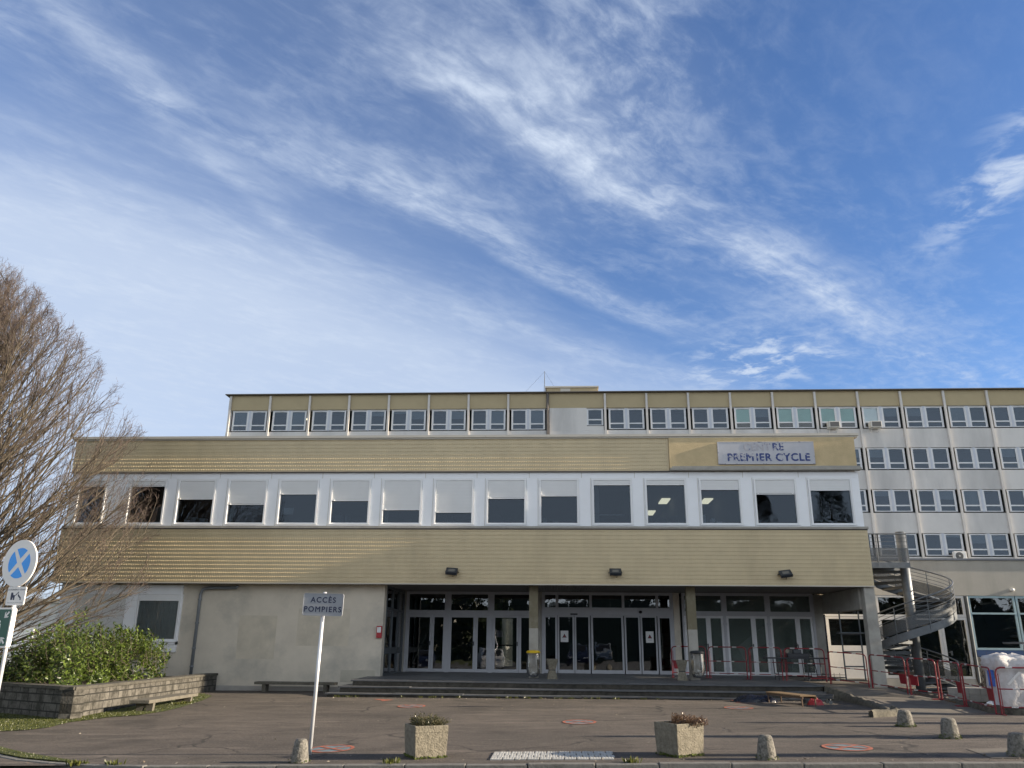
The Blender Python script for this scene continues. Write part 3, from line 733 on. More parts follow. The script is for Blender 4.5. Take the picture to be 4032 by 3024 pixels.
# the white band with its windows
WX = [(-17.7,-16.76),(-15.76,-14.49),(-13.92,-12.63),(-12.03,-10.7),(-10.12,-8.79),(-8.2,-6.88),(-6.31,-5.0),(-4.41,-3.12),(-2.52,-1.23),(-.62,.65),(1.26,2.54),(3.14,4.46),(5.05,6.36),(6.96,8.3),(8.85,10.21)]
SH = [.10,.10,.42,.55,.30,.46,.68,.74,.41,.35,.085,.085,.20,.31,.22]
ZB, ZT = 5.70, 7.22
wb = MB(); edge = XL+.03; YB = YP+.09
for i, (a, b_) in enumerate(WX):
    wb.box(edge, a-.08, YB, YB+.12, 5.585, 7.32); edge = b_+.08
wb.box(edge, XR-.05, YB, YB+.12, 5.585, 7.32); wb.box(XL+.03, XR-.05, YB, YB+.12, 7.321, 7.53)
for a, b_ in WX: wb.box(a-.08, b_+.08, YB+.001, YB+.12, 5.585, 5.66)
wb.build('white_window_band', M['white_panel'], fb)
for i, (a, b_) in enumerate(WX):
    if i:
        xm = WX[i-1][1]+.17
        MB().box(xm, xm+.014, YB-.004, YB+.01, 7.325, 7.525).build('panel_joint', M['coping'], fb)
        MB().box(a-.124, a-.110, YB-.004, YB+.01, 5.60, 7.32).build('panel_joint', M['coping'], fb)
for i, (a, b_) in enumerate(WX):
    f = MB()
    f.box(a-.078, b_+.078, YB+.03, YB+.10, 5.661, 5.72); f.box(a-.078, a, YB+.03, YB+.10, 5.721, 7.22); f.box(b_, b_+.078, YB+.03, YB+.10, 5.721, 7.22)
    f.box(a-.10, b_+.10, YB-.045, YB+.029, 5.64, 5.672)                       # sill
    f.box(a-.072, a-.012, YB-.035, YB+.028, 5.673, 7.235); f.box(b_+.012, b_+.072, YB-.035, YB+.028, 5.673, 7.235)   # shutter guides
    f.box(a-.078, b_+.078, YB-.02, YB+.10, 7.237, 7.318)                     # shutter box
    wo_ = f.build('window', M['pvc'], fb)
    MB().box(a, b_, YB+.06, YB+.066, 5.72, 7.235).build('pane', M['glass'], wo_)
    zs = ZT-(ZT-5.72)*SH[i]; s = MB(); z = 7.235; k = 0
    while z > zs+.02:
        z2 = max(z-.052, zs); s.hexa([(a-.01, YB+.007, z2), (b_+.01, YB+.007, z2), (b_+.01, YB+.02, z2), (a-.01, YB+.02, z2)], [(a-.01, YB-.009, z-.012), (b_+.01, YB-.009, z-.012), (b_+.01, YB+.02, z-.008), (a-.01, YB+.02, z-.008)])
        s.box(a-.01, b_+.01, YB+.009, YB+.018, z-.0079, z); z = z2
    s.box(a-.012, b_+.012, YB-.006, YB+.02, zs-.035, zs-.002)
    for xx in (a+.05, b_-.10): s.box(xx, xx+.035, YB-.03, YB-.007, zs-.03, zs+.012)
    s.build('roller_shutter', M['shutter'], wo_)
MB().box(-9.98, -9.62, YB+.085, YB+.088, 6.03, 6.26).build('paper_sheet', M['white'], fb)
MB().box(1.28, 2.4, 29.6, 29.66, 6.12, 6.16).build('light_strip', M['white'], fb)
# things seen inside the left corner office
MB().box(-15.35, -14.85, 29.7, 29.74, 5.72, 6.45).build('whiteboard', M['white'], fb)

rc = random.Random(77)
for i, (a, b_) in enumerate(WX):
    if i in (2, 5, 7, 9, 11, 12): 
        c_ = MB(); xx = a+.05
        for k in range(rc.randint(2, 4)):
            w_ = rc.uniform(.12, .32); hh = rc.uniform(.10, .38)
            if xx+w_ < b_: c_.box(xx, xx+w_, 29.0+rc.uniform(.05, .3), 29.5, 5.72, 5.72+hh)
            xx += w_+rc.uniform(.05, .25)
        c_.build('desk_clutter', rc.choice([M['blind'], M['steel_dk'], M['office'], M['white_panel']]), fb)
    if i in (3, 6, 10): MB().box(a+.02, a+.02+rc.uniform(.12, .25), 28.9, 28.93, 5.72, 7.2).build('side_curtain', M['curtain'], fb)
MB().box(9.3, 9.36, 29.2, 29.24, 5.72, 6.9).box(9.7, 9.76, 29.5, 29.54, 5.72, 6.6).build('coat_stand', M['wood_dk'], fb)

# ground floor, left: rendered wall
gw = MB(); gw.box(-18.0, -6.17, 29.1, 29.3, -.3, 3.585); gw.box(-6.30, -6.17, 29.301, 29.5, .3, 3.585); gw.build('rendered_wall', M['wall'], fb)
pl = MB(); pl.box(-18.0, -7.25, 29.06, 29.099, -.3, .17); pl.build('wall_plinth', M['plinth'], fb)
pt = MB(); pt.box(-11.3, -9.95, 29.092, 29.0995, 1.05, 2.5); pt.box(-9.2, -7.35, 29.094, 29.0997, 1.5, 2.75); pt.build('paint_patches', mat('patch_paint', (.56,.505,.41), .9, .12, 2, dirt=(.40,.375,.31), dirt_amt=.7), fb)
ptm = MB(); ptm.box(-7.55, -6.35, 29.088, 29.0985, .33, .72); ptm.build('cement_patch', mat('cement_skim', (.44,.41,.34), .9, .1, 3), fb)
sr = MB(); sr.box(-17.95, -13.47, 29.0, 29.099, 3.2, 3.52)
for a, b_ in ((-17.95,-17.35),(-15.48,-15.08),(-13.49,-13.44)): sr.box(a, b_, 29.0, 29.099, 1.50, 3.199)
sr.box(-17.95, -13.44, 29.0, 29.099, 1.50, 1.60); sr.build('window_surround', M['white_panel'], fb)
for a, b_, z0 in ((-18.35+.4, -17.36, 1.61), (-17.34, -15.5, 1.61)):
    s = MB(); z = 3.198
    while z > z0+.02:
        z2 = max(z-.052, z0); s.hexa([(a, 29.03, z2), (b_, 29.03, z2), (b_, 29.09, z2), (a, 29.09, z2)], [(a, 29.022, z-.008), (b_, 29.022, z-.008), (b_, 29.09, z-.008), (a, 29.09, z-.008)]); z = z2
    s.build('closed_shutter', M['shutter'], fb)
f = MB(); f.box(-15.07, -15.0, 29.02, 29.095, 1.605, 3.195); f.box(-13.56, -13.495, 29.02, 29.095, 1.605, 3.195); f.box(-14.999, -13.561, 29.02, 29.095, 1.605, 1.68); f.box(-14.999, -13.561, 29.015, 29.095, 2.98, 3.195); f.box(-15.1, -13.45, 28.95, 29.014, 1.575, 1.604)
wo_ = f.build('window', M['pvc'], fb); MB().box(-15.0, -13.56, 29.04, 29.046, 1.68, 2.98).build('pane', M['clear'], wo_)
cu = MB(); n = 90
for i in range(n+1):
    x = -14.99+1.42*i/n; y_ = 29.08-.012*abs(math.sin(i*.7))-.006*math.sin(i*1.9); cu.v += [(x, y_, 1.69), (x, y_, 2.975)]
for i in range(n): cu.f.append((2*i, 2*i+2, 2*i+3, 2*i+1))
cu.build('curtain', M['curtain'], wo_)
MB().box(-15.0, -13.45, 29.03, 29.099, 1.24, 1.495).build('apron_panel', M['pvc'], fb)

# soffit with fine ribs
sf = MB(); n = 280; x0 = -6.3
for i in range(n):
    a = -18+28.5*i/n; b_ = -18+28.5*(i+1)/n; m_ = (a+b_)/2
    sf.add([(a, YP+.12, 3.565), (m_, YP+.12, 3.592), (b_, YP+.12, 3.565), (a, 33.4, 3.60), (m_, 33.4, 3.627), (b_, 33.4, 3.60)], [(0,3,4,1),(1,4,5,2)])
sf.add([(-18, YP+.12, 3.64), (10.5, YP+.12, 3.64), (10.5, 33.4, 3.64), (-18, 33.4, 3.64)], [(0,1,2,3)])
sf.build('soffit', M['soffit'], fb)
# columns
def column(x0, x1):
    b = MB(); b.box(x0, x1, 29.15, 29.46, .45, 2.15); k = len(b.f); b.box(x0, x1, 29.15, 29.46, 2.15, 3.60)
    o = b.build('column', [M['concrete_lt'], M['col_paint']], fb)
    for i, p in enumerate(o.data.polygons): p.material_index = 0 if i < k else 1
column(-1.06, -.75); column(4.39, 4.70)
b = MB(); b.hexa([(10.23,28.66,.1),(10.66,28.66,.1),(10.66,29.06,.1),(10.23,29.06,.1)], [(10.27,28.68,3.56),(10.61,28.68,3.56),(10.61,29.02,3.56),(10.27,29.02,3.56)])
b.build('concrete_column', M['concrete'], fb, bevel=.012)
MB().box(10.2, 10.5, 29.06, 33.4, 2.85, 3.562).build('concrete_beam', M['concrete'], fb)
MB().box(9.86, 10.2, 33.1, 33.3, .5, 3.56).build('side_pier', M['concrete'], fb)
sp_ = MB(); sp_.box(10.0, 10.45, 33.7, 33.76, .5, 2.85); sp_.build('dirty_screen', M['navyfilm'], fb)
for xx in (-.95, 4.44): MB().box(xx, xx+.24, 33.0, 33.25, .5, 3.6).build('pier', M['wall'] if xx > 0 else M['concrete_lt'], fb)
# return glazing on the left of the entrance
rf = MB(); YR0, YR1 = 29.5, 33.0; xg = -6.2
for y_ in (29.5, 30.65, 31.8, 32.82): rf.box(xg-.05, xg+.05, y_, y_+.10, .5, 3.6)
for z in (.5, 1.25, 2.75, 3.5): rf.box(xg-.04, xg+.04, 29.6, 32.82, z, z+(.22 if z == 1.25 else .09))
wo_ = rf.build('side_glazing', M['steel_dk'], fb); MB().box(xg-.006, xg+.006, 29.55, 32.9, .55, 3.55).build('pane', M['dglass'], wo_)
MB().box(-6.32, -6.10, 32.93, 33.1, .5, 3.6).build('weathered_post', M['concrete_lt'], fb)
# entrance glazing
YG = 33.0; ZD = .56
def leaf(x0, x1, z0, z1, fw=.085, bot=.12, name='door', handle=None, mt='alu', hinge=None, push=False, gm='dglass'):
    f = MB(); f.box(x0, x0+fw, YG, YG+.06, z0, z1); f.box(x1-fw, x1, YG, YG+.06, z0, z1)
    f.box(x0+fw, x1-fw, YG, YG+.06, z0, z0+bot); f.box(x0+fw, x1-fw, YG, YG+.06, z1-fw, z1)
    d = f.build(name, M[mt], fb, bevel=.004)
    MB().box(x0+fw, x1-fw, YG+.027, YG+.034, z0+bot, z1-fw).build('pane', M[gm], d)
    if handle is not None:
        h = MB(); h.box(handle-.02, handle+.02, YG-.012, YG-.001, z0+.98, z0+1.14); h.tube([(handle, YG-.01, z0+1.10), (handle, YG-.05, z0+1.10), (handle-.13, YG-.05, z0+1.10)], .011, 6); h.build('handle', M['black'], d)
    if hinge is not None:
        h = MB()
        for zz in (.18, 1.08, 1.82): h.box(hinge-.012, hinge+.012, YG-.02, YG-.001, z0+zz, z0+zz+.10)
        h.build('hinge', M['alu'], d)
    if push: MB().box(x0+fw, x1-fw, YG+.065, YG+.10, z0+.98, z0+1.03).build('push_bar', M['black'], d)
    return d
def top(x0, x1, z0, z1, fw=.05, gm='dglass'):
    f = MB(); f.box(x0, x0+fw, YG-.01, YG+.06, z0, z1); f.box(x1-fw, x1, YG-.01, YG+.06, z0, z1); f.box(x0+fw, x1-fw, YG-.01, YG+.06, z0, z0+fw); f.box(x0+fw, x1-fw, YG-.01, YG+.06, z1-fw, z1)
    d = f.build('transom_window', M['alu'], fb); MB().box(x0+fw, x1-fw, YG+.027, YG+.034, z0+fw, z1-fw).build('pane', M[gm], d)
fr = MB()
fr.box(-6.09, -1.0, YG-.02, YG+.07, 2.70, 2.83); fr.box(-6.09, -1.0, YG-.02, YG+.07, 3.545, 3.60)
for a, b_ in ((-6.095,-6.03),(-4.50,-4.35),(-2.78,-2.63),(-1.04,-.96)): fr.box(a, b_, YG-.024, YG+.074, ZD, 3.56)
fr.box(-.69, 4.42, YG-.05, YG+.1, 2.72, 2.97); fr.box(-.69, 4.42, YG-.02, YG+.07, 3.54, 3.60)
fr.box(-.70, -.63, YG-.03, YG+.08, ZD, 3.56); fr.box(4.35, 4.43, YG-.03, YG+.08, ZD, 3.56)
fr.box(4.78, 9.80, YG-.02, YG+.07, 2.74, 2.86); fr.box(4.78, 9.80, YG-.02, YG+.07, 3.545, 3.60)
for a, b_ in ((4.77,4.83),(6.34,6.45),(8.01,8.12),(9.74,9.83)): fr.box(a, b_, YG-.024, YG+.074, ZD, 3.56)
fr.build('entrance_frame', M['alu'], fb)
for a, b_ in ((-6.03,-4.5),(-4.35,-2.78),(-2.63,-1.04)): top(a, b_, 2.83, 3.545)
for a, b_ in ((-.63,-.10),(-.10,1.22),(1.22,2.49),(2.49,3.81),(3.81,4.35)): top(a, b_, 2.97, 3.54)
for a, b_ in ((4.83,6.34),(6.45,8.01),(8.12,9.74)): top(a, b_, 2.86, 3.545, gm='dusty')
for a, m_, b_ in ((-6.03,-5.04,-4.5),(-4.35,-3.31,-2.78),(-2.63,-1.60,-1.04)):
    leaf(a+.004, m_-.004, ZD+.01, 2.695, handle=m_-.06, push=True); leaf(m_+.004, b_-.004, ZD+.01, 2.695, hinge=b_-.01)
for a, m_, b_ in ((4.83,5.76,6.34),(6.45,7.48,8.01),(8.12,9.16,9.74)):
    leaf(a+.004, m_-.004, ZD+.01, 2.735, handle=m_-.06, hinge=a+.01, gm='dusty', mt='sash'); leaf(m_+.004, b_-.004, ZD+.01, 2.735, hinge=b_-.01, gm='dusty', mt='sash')
for a, b_, nm in ((-.63,-.10,'fixed_panel'),(-.08,.56,'sliding_door'),(.58,1.18,'sliding_door'),(1.22,2.48,'fixed_panel'),(2.52,3.12,'sliding_door'),(3.15,3.77,'sliding_door'),(3.81,4.35,'fixed_panel')):
    leaf(a, b_, ZD+.01, 2.715, fw=.06 if nm == 'sliding_door' else .075, bot=.13, name=nm)
sn = MB(); sn.box(.42, .70, YG-.10, YG-.051, 2.735, 2.79); sn.build('door_sensor', M['black'], fb)
MB().lathe([(.0,0),(.06,.02),(.07,.07),(.03,.11)], 0, 0, 12).xf(Matrix.Translation((3.15, YG-.12, 2.80))).build('dome_camera', M['black'], fb, smooth=True)
for x_ in (.18, 3.48):
    p = MB().box(x_-.15, x_+.15, YG-.008, YG-.001, 1.72, 2.14).build('poster', M['white'], fb)
    MB().add([(x_-.09, YG-.010, 1.88), (x_+.09, YG-.010, 1.88), (x_, YG-.010, 2.03)], [(0,1,2)]).build('warning_triangle', M['black'], p)
    MB().add([(x_-.055, YG-.012, 1.895), (x_+.055, YG-.012, 1.895), (x_, YG-.012, 1.985)], [(0,1,2)]).build('triangle_centre', M['red'], p)
    MB().box(x_-.08, x_+.08, YG-.0105, YG-.0085, 1.83, 1.835).box(x_-.06, x_+.06, YG-.0105, YG-.0085, 1.80, 1.805).build('small_print', M['steel_dk'], p)
# entrance hall
lb = MB(); x0, x1, y0, y1, z0, z1 = -6.19, 9.84, 33.11, 43.9, .54, 3.585
lb.add([(x0,y0,z0),(x1,y0,z0),(x1,y1,z0),(x0,y1,z0)], [(0,1,2,3)]); lb.add([(x0,y0,z1),(x1,y0,z1),(x1,y1,z1),(x0,y1,z1)], [(3,2,1,0)])
lb.box(x0-.1, x0, y0, y1, z0, z1); lb.box(x1, x1+.1, y0, y1, z0, z1)
lb.box(x0, -3.55, y1, y1+.1, z0, z1); lb.box(-2.45, x1, y1, y1+.1, z0, z1); lb.box(-3.55, -2.45, y1, y1+.1, 2.9, z1)
lb.box(4.5, 4.6, y0+1.2, y1, z0, z1); lb.box(-.4, -.3, y0+3, y1, z0, z1)
lb.build('entrance_hall', M['dark'], fb)
MB().box(4.7, 9.8, 35.2, 35.3, .56, 3.58).build('hall_partition', mat('grey_green_partition', (.34,.38,.36), .9, .15, .8), fb)
MB().box(-.2, 4.4, 37.5, 37.6, .56, 3.58).build('hall_partition', mat('dim_partition', (.12,.13,.14), .9, .2, .8), fb)
for x_ in (5.3, 6.9, 8.4): MB().box(x_, x_+.9, 34.5, 35.0, .56, 1.3).build('hall_furniture', M['dark'], fb)
MB().box(.6, 2.4, 36.2, 36.8, .56, 1.6).build('reception_desk', M['office'], fb)
MB().box(-3.25, -2.9, 42.0, 42.3, .55, 3.58).build('green_column', mat('green_paint', (.10,.36,.24), .6), fb)
MB().box(-3.62, -3.42, 34.6, 34.8, .55, 3.58).build('yellow_column', mat('yellow_paint', (.40,.31,.05), .6), fb)
MB().tube([(-5.95, 33.5, .6), (-4.75, 34.2, 3.4)], .035, 6).build('strut', M['concrete_lt'], fb)
MB().box(2.9, 3.2, 38, 38.04, 2.2, 2.35).build('exit_sign', mat('exit_green', (.03,.35,.2), .5), fb)
pc = MB(); pc.add([(7.0,33.9,1.6),(8.0,33.7,2.4),(8.6,34.3,1.9),(7.7,34.4,1.5),(7.3,34.1,1.0)], [(0,1,2,3),(0,3,4)]); pc.build('plastic_sheet', M['white_panel'], fb)
for x_ in (8.25, 8.95): MB().add([(x_,33.6,.6),(x_+.28,33.62,.6),(x_+.25,33.62,2.65),(x_+.03,33.6,2.65)], [(0,1,2,3)]).build('hanging_curtain', M['curtain'], fb)

# things fixed to the front
sg = thing('name_board', 'weathered white name board with flaking blue letters on the ochre band', 'sign', (7.37, YP-.10, 8.17))
MB().box(-1.69, 1.69, -.022, .022, -.41, .41).build('board', mat('board_face', (.47,.48,.52), .55, .06, 5, dirt=(.42,.42,.46), dirt_amt=.5, dscale=2, stretch=(2.5,1,.5)), sg, bevel=.004)
eb = MB()
for z in (-.405, .385): eb.box(-1.69, 1.69, -.030, -.0225, z, z+.02)
for x in (-1.688, 1.668): eb.box(x, x+.02, -.030, -.0225, -.384, .384)
eb.build('board_edging', flake_mat('edging_flake', (.045,.07,.20), (.50,.50,.53), .40, 6.), sg)
ghost = flake_mat('ghost_letter', (.05,.08,.25), (.38,.38,.42), .39, 11.)
flake = flake_mat('flaking_letter', (.030,.055,.20), (.50,.50,.54), .58, 10.)
flake2 = flake_mat('flaking_letter_half', (.035,.06,.20), (.47,.47,.50), .53, 10.)
RX = (R(90), 0, 0)
text('lettering', 'CENT', ghost, sg, (-.30, -.026, .205), RX, .36, .002, 'CENTER', .012, 1.05)
text('lettering', 'RE', flake2, sg, (.435, -.026, .205), RX, .36, .002, 'CENTER', .012, 1.05)
text('lettering', 'PREM', flake2, sg, (-.90, -.026, -.17), RX, .375, .002, 'CENTER', .013, 1.08)
text('lettering', 'IER CYCLE', flake, sg, (.58, -.026, -.17), RX, .375, .002, 'CENTER', .013, 1.10)

def floodlight(x, z, lab, tilt):
    o = thing('floodlight', lab, 'floodlight', (x, YP-.02, z), 0, 'floodlights on the lower cladding')
    Mx = Matrix.Translation((0, -.20, .02)) @ Matrix.Rotation(tilt, 4, 'Y') @ Matrix.Rotation(R(-52), 4, 'X')
    b = MB(); b.box(-.20, .20, -.05, .05, -.15, .15)
    for k in range(9): b.box(-.18+k*.043, -.165+k*.043, .05, .085, -.13, .13)
    b.xf(Mx).build('housing', M['flood'], o, bevel=.012)
    MB().box(-.11, .11, -.056, -.0505, -.09, .06).xf(Mx).build('lens', M['lens'], o)
    b = MB(); b.tube([(-.215, -.20, .02), (-.23, -.10, 0), (-.23, .0, 0), (.23, .0, 0), (.23, -.10, 0), (.215, -.20, .02)], .012, 6); b.box(-.06, .06, -.02, .012, -.05, .05); b.build('bracket', M['flood'], o)
    MB().tube([(0, -.16, -.05), (.03, -.1, -.16), (.07, -.03, -.12), (.06, 0, -.05)], .007, 5).build('cable', M['black'], o)
floodlight(-3.72, 3.98, 'black floodlight on the beige cladding above the left entrance doors', R(4))
floodlight(1.92, 3.98, 'black floodlight on the beige cladding above the sliding doors', 0)
floodlight(7.64, 3.95, 'black floodlight on the beige cladding beneath the name board', R(-7))
o = thing('fire_call_box', 'small red call box fixed at the end of the cream wall', 'call box', (-6.28, 29.06, 1.98))
MB().box(-.085, .10, -.075, .035, -.2, .2).build('casing', M['redbox'], o, bevel=.01)
MB().box(-.06, .075, -.080, -.0755, -.02, .16).build('front_plate', M['white'], o)
o = thing('downpipe', 'grey zinc downpipe running down the cream wall beside the curtained window', 'downpipe', (0, 0, 0))
MB().tube([(-11.45, 28.95, 3.50), (-11.5, 28.98, 3.44), (-12.5, 28.99, 3.43), (-12.72, 28.99, 3.38), (-12.78, 28.99, 3.2), (-12.78, 28.99, -.05)], .055, 10).build('pipe', M['gutter'], o, smooth=True)
for z in (.75, 1.35, 2.2, 3.0): MB().lathe([(.065,0),(.07,.01),(.07,.05),(.065,.06)], -12.78, 28.99, 10).xf(Matrix.Translation((0,0,z))).box(-12.80, -12.76, 28.99, 29.10, z+.02, z+.04).build('pipe_bracket', M['gutter'], o)

# ------------------------------------------------------------------ tower block behind
tw = thing('tower_block', 'long pale four storey block with ochre top band and paired windows behind the entrance building', 'building', (0, 0, 0))
YT = 57.0; TX0, TX1 = -24.75, 47.0
rows = [(16.55, 18.12), (13.55, 15.10), (10.56, 12.12), (7.58, 9.10)]
ob = MB(); ob.box(TX0, TX1, YT, YT+.25, 18.18, 19.30)
ob.build('ochre_band', M['tower_ochre'], tw)
wl = MB(); zprev = 18.179
for (a, b_) in rows:
    wl.box(TX0, TX1, YT+.10, YT+.25, b_, zprev) ; zprev = a-.06
    wl.box(TX0, TX1, YT+.02, YT+.25, a-.12, a-.061); zprev = a-.121
zs_ = [a-.121 for a, b_ in rows] ; zt_ = [rows[1][1], rows[2][1], rows[3][1], 0]
wl2 = MB()
for zt, zb in zip(zs_, zt_): wl2.box(TX0, TX1, YT-.02, YT+.099, zb, zt)
wl.box(TX0, TX1, YT+.02, YT+.25, 0, rows[3][0]-.121); wl.box(TX0, TX0+.2, YT+.26, 69, 0, 19.2); wl.box(TX1-.2, TX1, YT+.26, 69, 0, 19.2); wl.box(TX0, TX1, 69, 69.2, 0, 19.2)
wl.build('frame_wall', M['tower_white'], tw); wl2.build('spandrel', M['tower_white'], tw)
re = MB(); re.box(TX0-.25, TX1, YT-.30, 69.4, 19.31, 19.37); re.build('roof', M['roof_edge'], tw)
PIL = [-24.6,-21.55,-18.53,-15.54,-12.55,-9.55,-6.59,-3.65] + [3.45+3.018*k for k in range(15)]
for p in PIL: MB().box(p-.075, p+.075, YT-.15, YT-.021, 0, 19.235).build('pilaster', M['pilaster'], tw)
MB().tube([(-.75, YT-.1, 0), (-.75, YT-.1, 19.3)], .10, 8).box(-.85, -.62, YT-.18, YT-.03, 0, 18).build('expansion_joint', M['roof_edge'], tw)
bk = MB(); bk.add([(TX0+.3, YT+1.6, 0), (TX1-.3, YT+1.6, 0), (TX1-.3, YT+1.6, 19), (TX0+.3, YT+1.6, 19)], [(0,1,2,3)]); 
for a, b_ in rows: bk.add([(TX0+.3, YT+.3, b_+.02), (TX1-.3, YT+.3, b_+.02), (TX1-.3, YT+1.6, b_+.02), (TX0+.3, YT+1.6, b_+.02)], [(3,2,1,0)])
bk.build('room_interior', M['office'], tw)
bl = MB(); bl.box(-.62, 2.0, YT+.0, YT+.2, 16.44, 18.175); bl.box(2.0, 3.34, YT+.0, YT+.2, 16.44, 16.80); bl.box(2.0, 2.1, YT, YT+.2, 16.80, 18.175); bl.build('blank_panel', M['tower_white'], tw)
rt = random.Random(21)
blind_kind = {}
def tower_window(x0, x1, z0, z1, blind=None, amount=0):
    f = MB(); fw = .075; zm = z0+.42
    yb = YT+.03
    f.box(x0, x0+fw, yb, yb+.08, z0, z1); f.box(x1-fw, x1, yb, yb+.08, z0, z1); f.box(x0+fw, x1-fw, yb, yb+.08, z0, z0+.055)
    f.box(x0+fw, x1-fw, yb, yb+.08, z1-.07, z1); f.box(x0+fw, x1-fw, yb-.01, yb+.08, zm-.045, zm+.045)
    f.box(x0-.05, x0-.002, yb-.02, yb+.06, z0, z1+.02); f.box(x1+.002, x1+.05, yb-.02, yb+.06, z0, z1+.02); f.box((x0+x1)/2-.13, (x0+x1)/2+.13, yb-.03, yb-.001, z1-.055, z1-.02)
    d = f.build('window', M['sash'], tw)
    p = MB(); p.box(x0+fw, x1-fw, yb+.035, yb+.041, zm+.045, z1-.07); p.box(x0+fw, x1-fw, yb+.035, yb+.041, z0+.055, zm-.045); p.build('pane', M['clear'] if blind in ('blind_green', 'blind_white') else M['tglass'], d)
    if blind:
        zb = z1-.07-(z1-zm-.11)*amount
        MB().box(x0+fw, x1-fw, yb+.075, yb+.079, zb, z1-.06).build('blind', M[blind], d)
bays = []
for i, p in enumerate(PIL):
    nx = PIL[i+1] if i+1 < len(PIL) else p+3.018
    if i == 7: nx = -.75
    bays.append((p, nx, i))
for (p, nx, i) in bays:
    for r, (z0, z1) in enumerate(rows):
        if r and p < 6.0: continue
        if p > 36 or (r == 0 and p > 33.7): continue
        wd_ = nx-p; s = wd_/3.018
        w1 = (p+.30*s, p+1.40*s); w2 = (p+1.66*s, p+2.76*s)
        for q, ww in enumerate((w1, w2)):
            blind, am = None, 0
            if r == 0 and 15 < p < 19: blind, am = 'blind_green', 1
            elif r == 0 and 12.3 < p < 15 and q == 0: blind, am = 'blind_green', 1
            elif r == 0 and 18.4 < p < 20: blind, am = 'blind_white', 1
            elif r == 0 and 21 < p < 22 and q == 0: blind, am = 'blind_white', 1
            elif rt.random() < .45: blind, am = 'blind', rt.choice([.35, .6, 1, 1, .15])
            tower_window(ww[0], ww[1], z0+.02, z1-.04, blind, am)
        MB().box(w1[1]+.055, w2[0]-.055, YT+.0, YT+.099, z0, z1-.0).build('mullion_panel', M['mid'], tw)
tower_window(2.15, 3.25, 16.86, 18.08)
for a in (.15, 1.35, 2.4): tower_window(a, a+.95, 13.6, 15.0)
MB().box(-19.9, -18.9, YT+.8, YT+1.2, 17.7, 17.74).build('ceiling_lamp', lamp_m, tw)
ph = MB(); ph.box(-.85, 3.0, 58.5, 62, 19.43, 20.2); ph.build('rooftop_housing', M['tower_ochre'], tw)
MB().box(-.95, 3.1, 58.4, 62.1, 20.201, 20.32).build('housing_roof', M['coping'], tw)
MB().box(.2, .95, 58.47, 58.499, 19.43, 20.15).build('louvre', M['coping'], tw)
o = thing('antenna_mast', 'thin antenna mast with guy wires on the tower roof', 'antenna', (-.98, 58.2, 19.75))
MB().tube([(0,0,0),(0,0,1.7)], .022, 6).build('mast', M['steel_dk'], o)
MB().tube([(0,0,1.68),(-1.6,.3,.02)], .007, 4).tube([(0,0,1.68),(.8,.6,.5)], .007, 4).tube([(0,0,1.68),(-.1,.8,.02)], .007, 4).build('guy_wire', M['steel_dk'], o)

def ac_box(x, z, lab, y=YT-.62):
    o = thing('window_air_conditioner', lab, 'air conditioner', (x, y, z), 0, 'old box air conditioners hung under the top windows')
    MB().box(-.38, .38, 0, .55, 0, .44).build('casing', M['ac'], o, bevel=.02)
    b = MB(); b.box(-.30, .32, -.012, -.001, .05, .39)
    b.build('grille', M['ac_dk'], o)
    b = MB()
    for k in (-.28, .26): b.tube([(k, .58, -.25), (k, .05, -.02), (k, .58, -.02)], .025, 5)
    b.build('bracket', M['white'], o)
ac_box(19.55, 16.45, 'boxy air conditioner under the foil covered top window left of the other one')
ac_box(22.45, 16.45, 'boxy air conditioner with rust stains below its brackets on the tower')
o = thing('outdoor_unit', 'white outdoor air conditioning unit with round fan below the lowest tower windows', 'air conditioner', (26.75, 56.3, 7.2))
MB().box(-.40, .40, 0, .3, 0, .62).build('casing', M['sign_white'], o, bevel=.02)
MB().lathe([(.25,0),(.25,.02)], 0, 0, 24).xf(Matrix.Translation((-.08, -.001, .31)) @ Matrix.Rotation(R(90), 4, 'X')).build('fan_grille', M['ac_dk'], o)
MB().lathe([(.06,0),(.05,.03)], 0, 0, 16).xf(Matrix.Translation((-.08, -.022, .31)) @ Matrix.Rotation(R(90), 4, 'X')).build('fan_hub', M['ac'], o)
b = MB()
for k in (-.3, .3): b.box(k-.03, k+.03, -.02, .7, -.06, -.001)
b.build('bracket', M['white'], o)

# ------------------------------------------------------------------ low annex on the right
an = thing('low_annex', 'low grey rendered annex with white doors and pale blue framed windows', 'building', (0, 0, 0))
YA = 36.0
MB().box(10.2, 42, YA, 50, 3.74, 5.19).build('fascia_wall', M['annex'], an)
MB().box(10.2, 42, YA-.06, 50.1, 5.191, 5.27).build('roof_trim', mat('blue_grey_trim', (.13,.15,.19), .5, .1, 4), an)
MB().box(10.2, 42, YA+1.5, 50, 0, 3.735).build('back_wall', M['dark'], an)
MB().box(10.2, 17.02, YA+.02, YA+1.4, 0, .42).box(17.02, 42, YA+.02, YA+.3, 0, 1.29).build('base_wall', M['annex'], an)
MB().box(16.975, 17.10, YA+.0, YA+.3, 1.30, 3.735).build('dark_reveal', M['steel_dk'], an)
MB().tube([(17.03, YA-.05, .3), (17.03, YA-.05, 3.7)], .06, 8).build('rain_pipe', M['steel_dk'], an)
